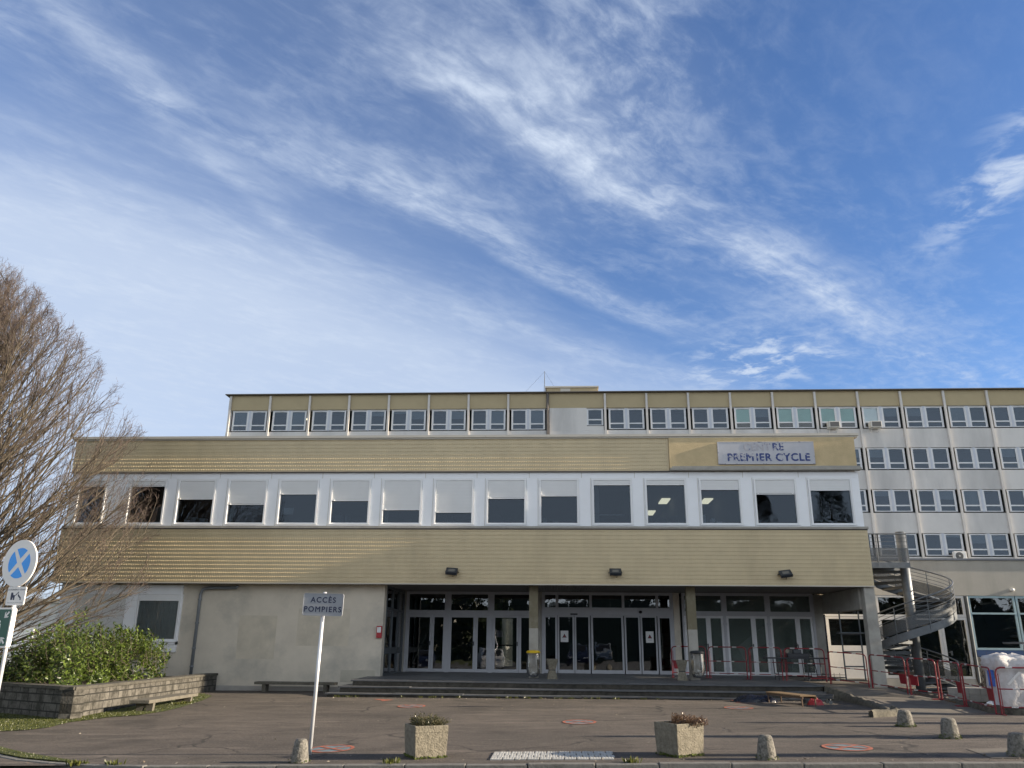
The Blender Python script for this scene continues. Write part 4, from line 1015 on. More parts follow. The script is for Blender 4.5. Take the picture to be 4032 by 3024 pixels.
def awin(x0, x1, z0, z1, mt, fw=.07, name='window', mid=None):
    f = MB(); f.box(x0, x0+fw, YA+.03, YA+.12, z0, z1); f.box(x1-fw, x1, YA+.03, YA+.12, z0, z1); f.box(x0+fw, x1-fw, YA+.03, YA+.12, z0, z0+fw); f.box(x0+fw, x1-fw, YA+.03, YA+.12, z1-fw, z1)
    if mid: f.box(x0+fw, x1-fw, YA+.02, YA+.12, mid-.035, mid+.035)
    d = f.build(name, M[mt], an, bevel=.004); MB().box(x0+fw, x1-fw, YA+.075, YA+.082, z0+fw, z1-fw).build('pane', M['dglass'], d); return d
awin(14.62, 15.86, .43, 2.86, 'white', .11, 'door'); d = awin(15.87, 16.96, .43, 2.86, 'white', .11, 'door')
MB().box(16.1, 16.16, YA-.02, YA+.029, 1.35, 1.52).tube([(16.13, YA-.0, 1.47), (16.13, YA-.06, 1.47), (15.98, YA-.06, 1.47)], .013, 6).build('handle', M['steel'], d)
MB().box(16.83, 16.90, YA-.03, YA+.029, 2.62, 2.75).box(16.83, 16.90, YA-.03, YA+.029, 1.3, 1.5).build('hinge', M['white'], d)
awin(14.62, 15.86, 2.87, 3.73, 'white', .10, 'transom_window'); awin(15.87, 16.96, 2.87, 3.73, 'white', .10, 'transom_window')
awin(13.35, 14.60, 2.87, 3.73, 'white', .08, 'transom_window'); awin(11.05, 13.34, 2.87, 3.73, 'white', .08, 'transom_window'); awin(13.35, 14.60, .43, 2.86, 'white', .12, 'fixed_panel')
MB().box(11.05, 13.34, YA+.05, YA+.12, .42, 1.70).box(11.05, 11.30, YA+.05, YA+.12, 1.70, 2.86).box(12.75, 13.34, YA+.05, YA+.12, 1.70, 2.86).box(11.30, 12.75, YA+.05, YA+.12, 2.76, 2.86).build('white_panel', M['white'], an)
MB().box(11.30, 12.75, YA+.07, YA+.076, 1.70, 2.76).build('panel_pane', M['dglass'], an)
for x0, x1 in ((17.12, 19.02), (19.06, 20.96), (21.0, 22.9)):
    awin(x0, x1, 1.57, 3.73, 'blueframe', .085, 'window', 3.02); MB().box(x0+.02, x1-.02, YA-.0, YA+.02, 1.30, 1.56).build('blue_panel', M['bluepanel'], an)
MB().box(23, 42, YA+.05, YA+.3, 1.3, 3.735).build('end_wall', M['annex'], an)
vn = MB(); rv = random.Random(5)
for _ in range(70):
    x_ = rv.uniform(17.05, 17.9); p = Vector((x_, YA-.02, .1)); pts = [tuple(p)]
    for k in range(rv.randint(4, 9)): p = p+Vector((rv.uniform(-.10, .10), rv.uniform(-.02, .02), rv.uniform(.08, .2))); p.y = min(p.y, YA-.015); pts.append(tuple(p))
    vn.tube(pts, .008, 4, .003, cap=False)
o = vn.build('dry_creeper', M['twig']); tag(o, 'leafless brown creeper on the annex wall under the blue window', 'climbing plant')
o = thing('wall_lamp', 'small white lamp fixed on the grey fascia of the annex', 'lamp', (18.95, YA-.05, 3.98))
MB().lathe([(.0,-.07),(.09,-.05),(.09,.05),(.0,.08)], 0, 0, 12).build('lamp_body', M['white'], o, smooth=True); MB().box(-.05, .05, .03, .049, -.06, .06).build('back_plate', M['white'], o)

# ------------------------------------------------------------------ spiral staircase
sx, sy = 12.66, 31.0; zb0, zl = .10, 4.50; RR_ = 1.45
ss_ = thing('spiral_staircase', 'galvanised steel spiral staircase climbing to a landing beside the entrance building', 'staircase', (sx, sy, 0))
MB().tube([(0,0,.0),(0,0,5.72)], .17, 20).build('centre_pole', M['steel'], ss_, smooth=True)
TOT = R(540); N = 25
def ang(t): return R(180)-TOT*t           # t = 0 at the landing
def zt_at(t): return zl-(zl-zb0)*t
tr_ = MB()
for i in range(1, N):
    t = i/N; a0, a1 = ang(t)+R(11), ang(t)-R(14); z = zt_at(t)
    pts = [(.16*math.cos(a0), .16*math.sin(a0)), (RR_*math.cos(a0), RR_*math.sin(a0)), (RR_*math.cos((a0+a1)/2), RR_*math.sin((a0+a1)/2)), (RR_*math.cos(a1), RR_*math.sin(a1)), (.16*math.cos(a1), .16*math.sin(a1))]
    tr_.prism(pts[::-1], z-.035, z); 
    e = MB(); c0, s0 = math.cos(a0), math.sin(a0)
    tr_.hexa([(.16*c0,.16*s0,z-.11),(RR_*c0,RR_*s0,z-.11),(RR_*c0+.02*s0,RR_*s0-.02*c0,z-.11),(.16*c0+.02*s0,.16*s0-.02*c0,z-.11)], [(.16*c0,.16*s0,z-.036),(RR_*c0,RR_*s0,z-.036),(RR_*c0+.02*s0,RR_*s0-.02*c0,z-.036),(.16*c0+.02*s0,.16*s0-.02*c0,z-.036)])
tr_.build('treads', mat('tread_steel', (.085,.095,.105), .5, .2, 6, metal=.4), ss_)
def helix_band(r, zlo, zhi, m, name, th=.012, t0=.02, t1=.985):
    b = MB(); n = 120
    for i in range(n+1):
        t = t0+(t1-t0)*i/n; a = ang(t); z = zt_at(t); c_, s_ = math.cos(a), math.sin(a)
        b.v += [(r*c_, r*s_, z+zlo), (r*c_, r*s_, z+zhi), ((r+th)*c_, (r+th)*s_, z+zhi), ((r+th)*c_, (r+th)*s_, z+zlo)]
        if i:
            o_ = 4*i
            for k in range(4): b.f.append((o_-4+k, o_-4+(k+1) % 4, o_+(k+1) % 4, o_+k))
    return b.build(name, M[m], ss_, smooth=False)
helix_band(RR_+.002, -.17, .10, 'steel', 'stringer')
helix_band(RR_+.030, .14, .56, 'mesh_panel', 'infill_screen', .004)
def helix_tube(b, r, dz, rad, t0=.0, t1=.985, n=110, end=False):
    pts = [(r*math.cos(ang(t0+(t1-t0)*i/n)), r*math.sin(ang(t0+(t1-t0)*i/n)), zt_at(t0+(t1-t0)*i/n)+dz) for i in range(n+1)]
    if end:
        a = ang(t1); x_, y_, z_ = pts[-1]; pts += [(x_+.05*math.sin(a), y_-.05*math.cos(a), z_-.10), (x_, y_, z_-.30), (x_-.06*math.sin(a), y_+.06*math.cos(a), z_-.38)]
    b.tube(pts, rad, 8)
b = MB(); helix_tube(b, RR_+.03, 1.02, .026, .0, .985, end=True); b.build('handrail', M['steel'], ss_, smooth=True)
b = MB()
for dz_ in (.62, .75, .88): helix_tube(b, RR_+.03, dz_, .010)
b.build('guard_rails', M['steel'], ss_, smooth=True)
for i in range(13):
    b = MB(); t = .02+.96*i/12; a = ang(t); z = zt_at(t); c_, s_ = math.cos(a)*(RR_+.025), math.sin(a)*(RR_+.025); b.tube([(c_, s_, z-.1), (c_, s_, z+1.02)], .016, 6); b.build('baluster', M['steel'], ss_)
ld = MB(); ld.box(-1.95, -.10, -.75, .75, zl-.04, zl); ld.box(-1.95, -.1, -.78, -.75, zl-.16, zl+.04); ld.box(-1.95, -.1, .75, .78, zl-.16, zl+.04); ld.build('landing', M['steel'], ss_)
lr = MB()
for y_ in (-.77, .77):
    if y_ > 0: xe = -1.0
    else: xe = -.12
    lr.tube([(-1.95, y_, zl+1.05), (xe, y_, zl+1.05)], .024, 8)
    for dz_ in (.62, .77, .91): lr.tube([(-1.95, y_, zl+dz_), (xe, y_, zl+dz_)], .010, 6)
    for x_ in (-1.85, -1.2, xe): lr.tube([(x_, y_, zl-.1), (x_, y_, zl+1.05)], .018, 6)
lr.build('landing_rail', M['steel'], ss_)
MB().box(-1.95, -.12, -.772, -.768, zl+.06, zl+.56).build('landing_screen', M['mesh_panel'], ss_)

# ------------------------------------------------------------------ red site barriers
def barrier(p, q, lab, plate=None, h=1.05, feet=True):
    """p, q: (x, y, z) of the two legs"""
    p, q = Vector(p), Vector(q); d = Vector((q.x-p.x, q.y-p.y, 0)); L = d.length; sl_ = (q.z-p.z)
    o = thing('site_barrier', lab, 'barrier', p, math.atan2(d.y, d.x), 'red and white tubular site barriers')
    zl_ = lambda x: sl_*x/L
    f = MB(); r = .019; e = .022; cr = .12
    arc = [(e+cr-cr*math.sin(R(a)), h-cr+cr*math.cos(R(a))) for a in (90, 60, 30, 0)]
    path = [(e, .02)]+arc; path2 = [(L-x, z) for x, z in path][::-1]
    f.tube([(x, 0, z+zl_(x)) for x, z in path+path2], r, 8)
    for z in (.57, .17): f.tube([(e, 0, z+zl_(e)), (L-e, 0, z+zl_(L-e))], .014, 8)
    f.tube([(e+.045, 0, .03+zl_(e)), (e+.045, 0, h-.14+zl_(e))], .010, 6)
    if feet:
        for x in (e, L-e): f.box(x-.02, x+.02, -.24, .24, zl_(x)+.002, zl_(x)+.018)
    f.build('frame', M['red'], o, smooth=False)
    for z, rr_ in ((h, r+.002), (.57, .0165), (.17, .0165)):
        for c_ in (.22, .70) if z != .57 else (.28, .62):
            x = L*c_; MB().tube([(x-.075, 0, z+zl_(x-.075)), (x+.075, 0, z+zl_(x+.075))], rr_, 8).build('reflective_band', M['band'], o)
    if plate is not None:
        x0, x1 = (L-e-.36, L-e-.02) if plate > 0 else (e+.02, e+.36)
        b = MB(); b.hexa([(x0+.05, -.008, .30+zl_(x0)), (x1, -.008, .30+zl_(x1)), (x1, .008, .30+zl_(x1)), (x0+.05, .008, .30+zl_(x0))], [(x0, -.008, .56+zl_(x0)), (x1, -.008, .56+zl_(x1)), (x1, .008, .56+zl_(x1)), (x0, .008, .56+zl_(x0))]); b.build('red_plate', M['red'], o)
    return o
ty = terr(29.5)
barrier((3.95,30.55,ty+.02), (5.2,30.6,ty+.02), 'red site barrier behind the right column and its hourglass ashtray', -1)
barrier((5.25,30.6,ty+.02), (6.5,30.1,ty+.01), 'red site barrier on the terrace just right of the bag bin column')
barrier((6.56,30.08,ty+.01), (7.62,29.75,ty+.01), 'red site barrier on the terrace left of the black table')
barrier((7.68,29.7,ty), (8.95,29.35,ty-.02), 'red site barrier on the terrace standing at the black table')
barrier((9.02,29.3,.43), (9.88,28.1,.355), 'red site barrier on the ramp between table and concrete column')
barrier((9.92,28.0,.355), (10.25,26.05,.29), 'red site barrier on the ramp in front of the concrete column', 1)
barrier((10.27,25.95,.285), (10.62,24.85,.25), 'red site barrier on the ramp in front of the spiral staircase', -1)
barrier((10.63,24.75,.245), (10.48,23.1,.19), 'red site barrier on the ramp beside the lowest spiral stair treads', 1)
barrier((10.47,23.0,.185), (10.25,21.05,.125), 'red site barrier at the ramp foot in front of the concrete blocks', 1)
barrier((10.3,20.95,.14), (11.75,20.75,.14), 'red site barrier in front of the white bulk bag at the far right', 1)

# ------------------------------------------------------------------ bollards and planters
def bollard(x, y, lab, h=.34, r0=.175, r1=.125, moss=.0, lean=0):
    z = g(x, y); o = thing('concrete_bollard', lab, 'bollard', (x, y, z), random.uniform(0, 6), 'short concrete bollards along the pavement')
    prof = [(r0, -.05), (r0*.99, .02), (r0*.93, h*.4), ((r0+r1)/2*.98, h*.65), (r1, h*.88), (r1*.93, h*.95), (r1*.78, h*.99), (r1*.4, h*1.015), (0.001, h*1.02)]
    MB().lathe(prof, 0, 0, 28, .012).xf(Matrix.Rotation(lean, 4, 'X')).build('post', M['bollard'], o, smooth=True)
    if moss:
        m_ = MB(); rm = random.Random(int(x*100))
        for _ in range(int(240*moss)):
            a = rm.uniform(0, 6.28); q = r0*rm.uniform(.97, 1.22); zz = rm.uniform(-.01, .06)*(1.25-(q/r0-.97)*4)
            c_ = Vector((q*math.cos(a), q*math.sin(a), max(zz, 0.0))); s_ = rm.uniform(.010, .026)
            v_ = [c_+Vector((rm.uniform(-s_, s_), rm.uniform(-s_, s_), rm.uniform(0, s_))) for _ in range(4)]; m_.add(v_, [(0,1,2),(0,2,3),(0,1,3),(1,2,3)])
        m_.build('moss', M['moss'], o)
    return o
bollard(-3.84, 12.80, 'speckled concrete bollard left of the white fire access sign pole', .32, .128, .092, .25)
bollard(2.97, 12.93, 'concrete bollard on the kerb right of the right planter', .325, .137, .098, .3)
bollard(6.93, 17.96, 'mossy footed bollard nearest to the foot of the ramp', .31, .160, .118, 1)
bollard(6.76, 15.62, 'mossy footed bollard in the middle of the three right ones', .33, .152, .115, .8)
bollard(6.62, 13.12, 'dark concrete bollard at the right edge standing on the pale patch', .315, .155, .118, .2)

def planter(x, y, rot, lab, plant, plab, m, fs):
    z = g(x, y); o = thing('concrete_planter', lab, 'planter', (x, y, z), rot, 'exposed aggregate concrete planters')
    h, w0, w1, t = .46, .245, .265, .035
    b = MB(); b.hexa([(-w0,-w0,0),(w0,-w0,0),(w0,w0,0),(-w0,w0,0)], [(-w1,-w1,h-.1),(w1,-w1,h-.1),(w1,w1,h-.1),(-w1,w1,h-.1)])
    for x0, x1, y0, y1 in ((-w1,w1,-w1,-w1+t), (-w1,w1,w1-t,w1), (-w1,-w1+t,-w1+t,w1-t), (w1-t,w1,-w1+t,w1-t)): b.box(x0, x1, y0, y1, h-.1, h)
    b.build('tub', M['agg'], o, bevel=.008)
    MB().box(-w1+t, w1-t, -w1+t, w1-t, h-.099, h-.04).build('soil', M['soil'], o)
    ms = MB(); rm = random.Random(int(x*77)+5)
    for _ in range(260):
        e = rm.choice([(-1,0),(0,-1),(1,0)]); q = rm.uniform(-w0, w0); c_ = Vector((e[0]*(w0+.01)+(q if e[0] == 0 else 0), e[1]*(w0+.01)+(q if e[1] == 0 else 0), rm.uniform(0, .03))); s_ = .022
        v_ = [c_+Vector((rm.uniform(-s_, s_), rm.uniform(-s_, s_), rm.uniform(-.01, s_))) for _ in range(4)]; ms.add(v_, [(0,1,2),(0,2,3),(0,1,3),(1,2,3)])
    ms.build('moss', M['moss'], o)
    p = MB(); rp = random.Random(plant)
    for _ in range(230):
        a = rp.uniform(0, 6.28); q = .21*math.sqrt(rp.random()); bx, by = q*math.cos(a)+fs[0], q*math.sin(a)+fs[1]
        d = Vector((math.cos(a)*q*3.0+fs[2]+rp.uniform(-.3,.3), math.sin(a)*q*3.0+fs[3]+rp.uniform(-.3,.3), rp.uniform(.3, 1))).normalized(); L_ = rp.uniform(.08, .22)
        s0 = Vector((bx, by, h-.05)); e_ = s0+d*L_; p.tube([s0, s0+d*L_*.6+Vector((0,0,.01)), e_-Vector((0,0,.02))], .003, 3, .002, cap=False)
        for k in range(16):
            c_ = s0+d*L_*rp.uniform(.25, 1)+Vector((rp.uniform(-.025,.025),rp.uniform(-.025,.025),rp.uniform(-.02,.02))); s_ = rp.uniform(.008, .017)
            u_ = Vector((rp.uniform(-1,1), rp.uniform(-1,1), rp.uniform(-1,1))).normalized()*s_; v_ = u_.cross(Vector((rp.uniform(-1,1), rp.uniform(-1,1), 1))).normalized()*s_*.6
            p.add([c_-u_, c_+v_, c_+u_, c_-v_], [(0,1,2,3)])
    pp = p.build('planter_shrub', M[m]); pp.location = (x, y, z); pp.rotation_euler = (0, 0, rot); tag(pp, plab, 'plant', 'low plants growing in the concrete planters')
planter(-2.07, 13.38, R(28), 'square aggregate concrete planter holding a greenish low shrub', 3, 'low greenish heather in the planter near the white sign pole', 'heather', (.03,.05,.2,.2))
planter(1.80, 13.45, R(33), 'square aggregate concrete planter holding a dry reddish plant', 9, 'dry reddish brown plant spilling over the right planter', 'dry', (.10,-.03,.7,-.3))

# ------------------------------------------------------------------ benches and the block planter wall
def bench(p, q, zt, wd, lab, th=.085, legs=(.12, .88), zg=None):
    p, q = Vector(p), Vector(q); d = q-p; L = d.length; a = math.atan2(d.y, d.x)
    z0 = zg if zg is not None else g((p.x+q.x)/2, (p.y+q.y)/2)
    o = thing('concrete_bench', lab, 'bench', (p.x, p.y, z0), a, 'low concrete slab benches'); h = zt-z0
    MB().box(0, L, -wd/2, wd/2, h-th, h).build('seat', M['bench'], o, bevel=.012)
    for k in legs:
        b = MB(); b.hexa([(L*k-.06, -wd*.40, -.06), (L*k+.06, -wd*.40, -.06), (L*k+.06, -wd*.12, -.06), (L*k-.06, -wd*.12, -.06)], [(L*k-.06, -wd*.44, h-th-.001), (L*k+.06, -wd*.44, h-th-.001), (L*k+.06, -wd*.05, h-th-.001), (L*k-.06, -wd*.05, h-th-.001)])
        b.hexa([(L*k-.06, wd*.12, -.06), (L*k+.06, wd*.12, -.06), (L*k+.06, wd*.40, -.06), (L*k-.06, wd*.40, -.06)], [(L*k-.06, wd*.05, h-th-.001), (L*k+.06, wd*.05, h-th-.001), (L*k+.06, wd*.44, h-th-.001), (L*k-.06, wd*.44, h-th-.001)])
        b.box(L*k-.055, L*k+.055, -wd*.11, wd*.11, h-th-.12, h-th-.002); b.build('leg', M['bench'], o)
    return o
bench((-10.48, 21.0), (-10.62, 24.2), .20, .50, 'lichen spotted concrete bench along the block planter wall', zg=-.08)
bench((-10.28, 28.55), (-7.53, 28.55), .34, .42, 'dark concrete bench against the cream wall left of the steps', zg=.03)

pw = thing('block_planter_wall', 'low stone block planter wall with dark coping around the laurel bed', 'low wall', (0,0,0))
def leg_wall(p, q, zt, zb, t=.28, cap=.36):
    p, q = Vector(p), Vector(q); d = q-p; L = d.length; a = math.atan2(d.y, d.x)
    b = MB().box(0, L, 0, t, zb, zt-.075); o = b.build('block_wall', M['block'], pw, loc=(p.x, p.y, 0), rotz=a)
    c_ = MB(); x = 0; rn = random.Random(int(L*10))
    while x < L:
        x2 = min(x+rn.uniform(.9, 1.3), L); c_.box(x+.003, x2-.003, -.035, cap, zt-.074, zt+rn.uniform(-.004, .004)); x = x2
    c_.build('coping', M['wallcap'], pw, loc=(p.x, p.y, 0), rotz=a, bevel=.008)
WC = (-11.28, 19.43)
leg_wall((-17.6, 22.65), WC, .575, -.5); leg_wall((WC[0]+.0, WC[1]+.0), (-11.86, 29.05), .57, -.4)
MB().prism([(-17.4,22.9),(-11.6,19.8),(-12.1,29.0),(-17.4,29.0)], -.3, .46).build('soil_bed', M['soil'], pw)

# ------------------------------------------------------------------ laurel hedge
def leafquad(b, c_, d, side, L_, w_):
    """a folded leaf: two halves meeting along the midrib"""
    n = d.cross(side).normalized(); up_ = n*w_*.35
    b.add([c_, c_+d*L_*.45+side*w_+up_, c_+d*L_, c_+d*L_*.45-side*w_+up_, c_+d*L_*.5], [(0,1,2,4),(0,4,2,3)])
hb = MB(); rh = random.Random(12); hs_ = MB()
def hedge_top(x, y):
    e = 1-((x+13.2)/3.1)**2*.55
    return (1.30+.66*math.exp(-((x+13.0)/1.15)**2)-.30*sst(-12.6, -11.6, x)-.25*sst(23.5, 26.5, y)) * max(.55, e)
cnt = 0
while cnt < 1300:
    x = rh.uniform(-16.6, -11.45); y = rh.uniform(19.9, 26.6)
    if y < 19.75+(-11.3-x)*.5: continue
    if x > -11.5-(y-19.4)*.06-.42: continue
    cnt += 1
    zt = hedge_top(x, y)*rh.uniform(.82, 1.06)
    if rh.random() < .07: zt += rh.uniform(.1, .38)
    # shoots start inside and end on the outside of the mound
    out = Vector((.35 if x > -12.2 else rh.uniform(-.2, .2), -.45 if y < 22.5 else rh.uniform(-.2, .1), 1)).normalized()
    L_ = rh.uniform(.35, .75); low = rh.random()
    top_ = Vector((x, y, zt if low < .55 else rh.uniform(.55, zt)))
    if low >= .55: out = Vector((.55 if x > -12.4 else rh.uniform(-.4, .4), -.8, .6)).normalized()
    top_.z = max(top_.z, .62); s0 = top_-out*L_
    hs_.tube([s0, s0+out*L_*.5, top_], .007, 3, .003, cap=False)
    nl = rh.randint(11, 17); a = rh.uniform(0, 6.28); sx_ = out.orthogonal().normalized(); sy_ = out.cross(sx_)
    for k in range(nl):
        f_ = (k+1)/nl; a += 2.4; c_ = s0+out*L_*f_; rd = sx_*math.cos(a)+sy_*math.sin(a)
        d = (rd*(1.2-f_*.55)+out*(.18+f_*.55)+Vector((rh.uniform(-.25,.25), rh.uniform(-.25,.25), rh.uniform(-.3,.1)))).normalized(); leafquad(hb, c_, d, d.cross(out+Vector((.01,.02,0))).normalized(), rh.uniform(.09, .175), rh.uniform(.022, .036))
hd = thing('laurel_hedge', 'dense glossy green laurel hedge growing in the block planter', 'hedge', (0,0,0))
hb.build('leaves', M['laurel'], hd); hs_.build('stems', M['limb'], hd)

# ------------------------------------------------------------------ the bare hornbeam on the left
def bare_tree(base, H, crown_r, lab, n_limb=70, seed=1, name='bare_tree', n2=11, n3=7, n4=2, z_lo=.5, cat='tree', vis=None, ucut=None):
    rn = random.Random(seed); base = Vector(base)
    root = thing(name, lab, cat, base); T, L1, TW = MB(), MB(), MB()
    trunk = [Vector((0,0,-.3))]; p = Vector((0,0,0)); k = 14
    for i in range(k+1):
        trunk.append(Vector((rn.uniform(-.05,.05)*i*.4, rn.uniform(-.05,.05)*i*.4, H*.96*i/k)))
    T.tube(trunk, H*.016, 10, .012)
    ENV = [(0,.10),(.10,.30),(.20,.39),(.34,.44),(.48,.425),(.60,.36),(.74,.265),(.88,.13),(1,.02)]
    def env(z):
        f = min(1, max(0, z/H))
        for (a0, b0), (a1, b1) in zip(ENV, ENV[1:]):
            if f <= a1: return H*(b0+(b1-b0)*(f-a0)/(a1-a0))*(crown_r/(.44*H))
        return 0
    def grow(p, d, L_, segs, bend, jit):
        pts = [p.copy()]; q = p.copy(); d = d.copy()
        for i in range(segs):
            d = (d+Vector((0,0,bend))+Vector((rn.uniform(-1,1), rn.uniform(-1,1), rn.uniform(-1,1)))*jit).normalized(); q = q+d*(L_/segs)
            if i and math.hypot(q.x, q.y) > env(q.z)*rn.uniform(.94, 1.06): break
            pts.append(q.copy())
        return pts
    def at(pts, f):
        x = f*(len(pts)-1); i = min(int(x), len(pts)-2); return pts[i].lerp(pts[i+1], x-i), (pts[i+1]-pts[i]).normalized()
    def side(d, spread):
        a = rn.uniform(0, 6.28); o_ = d.orthogonal().normalized(); s_ = (o_*math.cos(a)+d.cross(o_)*math.sin(a)); return (d*math.cos(spread)+s_*math.sin(spread)).normalized()
    for i in range(n_limb):
        f = (i+.5)/n_limb; z = z_lo+(H*.74-z_lo)*f**1.55; a = i*2.39996+rn.uniform(-.3,.3)
        sp_ = R(66-48*f+rn.uniform(-9, 9)); d = Vector((math.cos(a)*math.sin(sp_), math.sin(a)*math.sin(sp_), math.cos(sp_)))
        prof = math.sin(math.pi*min(.97, (z/H)*.80+.20))**.75
        L_ = min(crown_r*1.5*rn.uniform(.9, 1.15), (H-z)*1.05+.4)
        p0, _ = at(trunk[1:], z/(H*.96)*1.0 if z < H*.95 else .98)
        pts = grow(p0, d, L_, 9, .045, .05); r0 = .009+.0062*L_
        if vis and not vis(base+pts[-1]) and not vis(base+pts[5]): continue
        L1.tube(pts, r0, 5, .005, cap=False)
        for j in range(n2):
            f2 = .14+.84*(j+.5)/n2; q, dd = at(pts, f2); L2 = (L_*.36*(1.05-f2*.72)+.25)*rn.uniform(.7, 1.2); d2 = side(dd, R(rn.uniform(20, 42))); d2.z += .12; d2.normalize()
            p2 = grow(q, d2, L2, 5, .07, .07); L1.tube(p2, .0045+.0055*L2, 4, .003, cap=False)
            for m_ in range(n3):
                f3 = .12+.88*(m_+.5)/n3; q3, d3_ = at(p2, f3); L3 = rn.uniform(.22, .55)*(1.15-f3*.5); d3 = side(d3_, R(rn.uniform(22, 48))); d3.z += .1; d3.normalize()
                p3 = grow(q3, d3, L3, 3, .08, .10); TW.tube(p3, .0036, 3, .002, cap=False)
                for e in range(n4):
                    q4, d4 = at(p3, rn.uniform(.3, .95)); d5 = side(d4, R(35)); TW.tube([q4, q4+d5*rn.uniform(.07, .2)], .0028, 3, .002, cap=False)
    T.build('trunk', M['bark'], root, smooth=True); L1.build('limbs', M['limb'], root, smooth=True); TW.build('twigs', M['twig'], root)
    return root
bare_tree((-17.6, 22.4, -.1), 13.3, 6.0, 'tall bare hornbeam with dense upswept twigs at the left edge', 122, 5, n2=17, n3=11, n4=3)

# ------------------------------------------------------------------ road signs
def flat(b, pts, y0, y1=None):
    """a thin plate with outline pts in the x-z plane"""
    n = len(pts); y1 = y0-.0012 if y1 is None else y1
    return b.add([(x, y0, z) for x, z in pts]+[(x, y1, z) for x, z in pts], [tuple(range(n))[::-1], tuple(range(n, 2*n))]+[(i, (i+1) % n, n+(i+1) % n, n+i) for i in range(n)])
def circ(r, n=48, cx=0, cz=0): return [(cx+r*math.cos(2*math.pi*i/n), cz+r*math.sin(2*math.pi*i/n)) for i in range(n)]
def rrect(w_, h_, r, cx=0, cz=0):
    P = []
    for sx_, sz_, a0 in ((1,1,0), (-1,1,90), (-1,-1,180), (1,-1,270)):
        for k in range(5): a = R(a0+22.5*k); P.append((cx+sx_*(w_/2-r)+r*math.cos(a), cz+sz_*(h_/2-r)+r*math.sin(a)))
    return P
# fire brigade access sign
o = thing('access_sign', 'grey sign reading ACCÈS POMPIERS on a leaning white pole', 'sign', (-3.96, 13.71, g(-3.96, 13.71)))
o.rotation_euler = (0, R(1.0), 0)
MB().tube([(0,0,-.1),(0,0,2.49)], .030, 14).build('pole', M['pole'], o, smooth=True)
b = MB(); flat(b, rrect(.665, .345, .03, .0, 2.285), -.032, -.052); pl_ = b.build('sign_plate', M['sign_grey'], o)
b = MB(); flat(b, rrect(.675, .355, .033, .0, 2.285), -.0315, -.058)
rim = MB()
P1, P2 = rrect(.68, .36, .034, 0, 2.285), rrect(.66, .34, .028, 0, 2.285)
n = len(P1); rim.add([(x,-.031,z) for x,z in P1]+[(x,-.060,z) for x,z in P1]+[(x,-.060,z) for x,z in P2]+[(x,-.0525,z) for x,z in P2], [(k*n+i, k*n+(i+1)%n, (k+1)*n+(i+1)%n, (k+1)*n+i) for k in range(3) for i in range(n)]); rim.build('raised_rim', M['sign_grey'], pl_)
text('lettering', 'ACCÈS', M['navy'], pl_, (.0, -.053, 2.355), RX, .122, .0008, 'CENTER', .0032, 1.22)
text('lettering', 'POMPIERS', M['navy'], pl_, (.0, -.053, 2.205), RX, .122, .0008, 'CENTER', .0032, 1.22)
MB().box(-.04, .04, -.031, .034, 2.20, 2.23).box(-.04, .04, -.031, .034, 2.34, 2.37).build('clamp', M['steel'], o)

# parking prohibition and meeting point signs on one post
px0, py0 = -9.46, 14.0
o = thing('no_stopping_sign', 'round white and blue no stopping sign with tow truck plate on a grey post', 'sign', (px0, py0, gl(px0, py0)), R(-18))
zc = 2.885-gl(px0, py0)
MB().tube([(0,0,-.1),(0,0,zc+.30)], .032, 12).build('post', M['pole'], o, smooth=True)
b = MB(); flat(b, circ(.405, 64, 0, zc), -.035, -.06); dk = b.build('disc', M['sign_white'], o)
b = MB()
for a0, a1 in ((54.5, 113), (128, 217), (233, 300), (315, 397)):
    n = 16; ri = .262; cc = R((a0+a1)/2); off = .038/math.sin(R((a1-a0)/2))
    flat(b, [(off*math.cos(cc), zc+off*math.sin(cc))]+[(ri*math.cos(R(a0+(a1-a0)*i/n)), zc+ri*math.sin(R(a0+(a1-a0)*i/n))) for i in range(n+1)], -.0605, -.062)
b.build('blue_sector', M['blue'], dk)
zp = 2.325-gl(px0, py0)
b = MB(); flat(b, rrect(.44, .31, .03, .06, zp), -.035, -.052); tpp = b.build('tow_plate', M['sign_white'], o)
text('lettering', 'STATIONNEMENT GÊNANT', M['navy'], tpp, (.06, -.053, zp+.105), RX, .0335, .0005, 'CENTER', 0.0, 1.02)
text('lettering', 'ARTICLE R 417-10 DU CODE DE LA ROUTE', M['navy'], tpp, (.06, -.053, zp-.115), RX, .0190, .0005, 'CENTER', 0.0, 1.0)
b = MB(); Y0 = -.0525
def ic(pts): flat(b, [(.06+x, zp+z) for x, z in pts], Y0, Y0-.0012)
ic([(-.12,-.03),(-.12,.06),(-.075,.06),(-.06,.015),(-.02,.015),(-.02,-.03)]); ic([(-.02,.012),(.055,.075),(.062,.068),(0,.005)]); ic([(.055,.075),(.062,.075),(.062,.02),(.055,.02)])
ic(circ(.024, 16, -.095, -.045)); ic(circ(.020, 16, -.04, -.048)); ic([(.04,.02),(.06,.028),(.13,-.03),(.125,-.055),(.085,-.028)]); ic(circ(.014, 12, .12, -.055)); ic(circ(.014, 12, .07, .0))
b.build('tow_truck_symbol', M['navy'], tpp)
for z in (zp, zc): MB().box(-.045, .045, -.034, .036, z-.015, z+.015).build('clamp', M['steel'], o)
zg_ = 1.80-gl(px0, py0)
o2 = thing('assembly_point_sign', 'green assembly point sign with white figures and arrows on the left post', 'sign', (px0, py0, gl(px0, py0)), R(-18))
CX = -.19
b = MB(); flat(b, rrect(.66, .66, .05, CX, zg_), -.034, -.115); gp = b.build('sign_box', M['sign_white'], o2)
b = MB(); flat(b, rrect(.60, .60, .03, CX, zg_), -.1155, -.118); b.build('green_face', M['green'], gp)
b = MB()
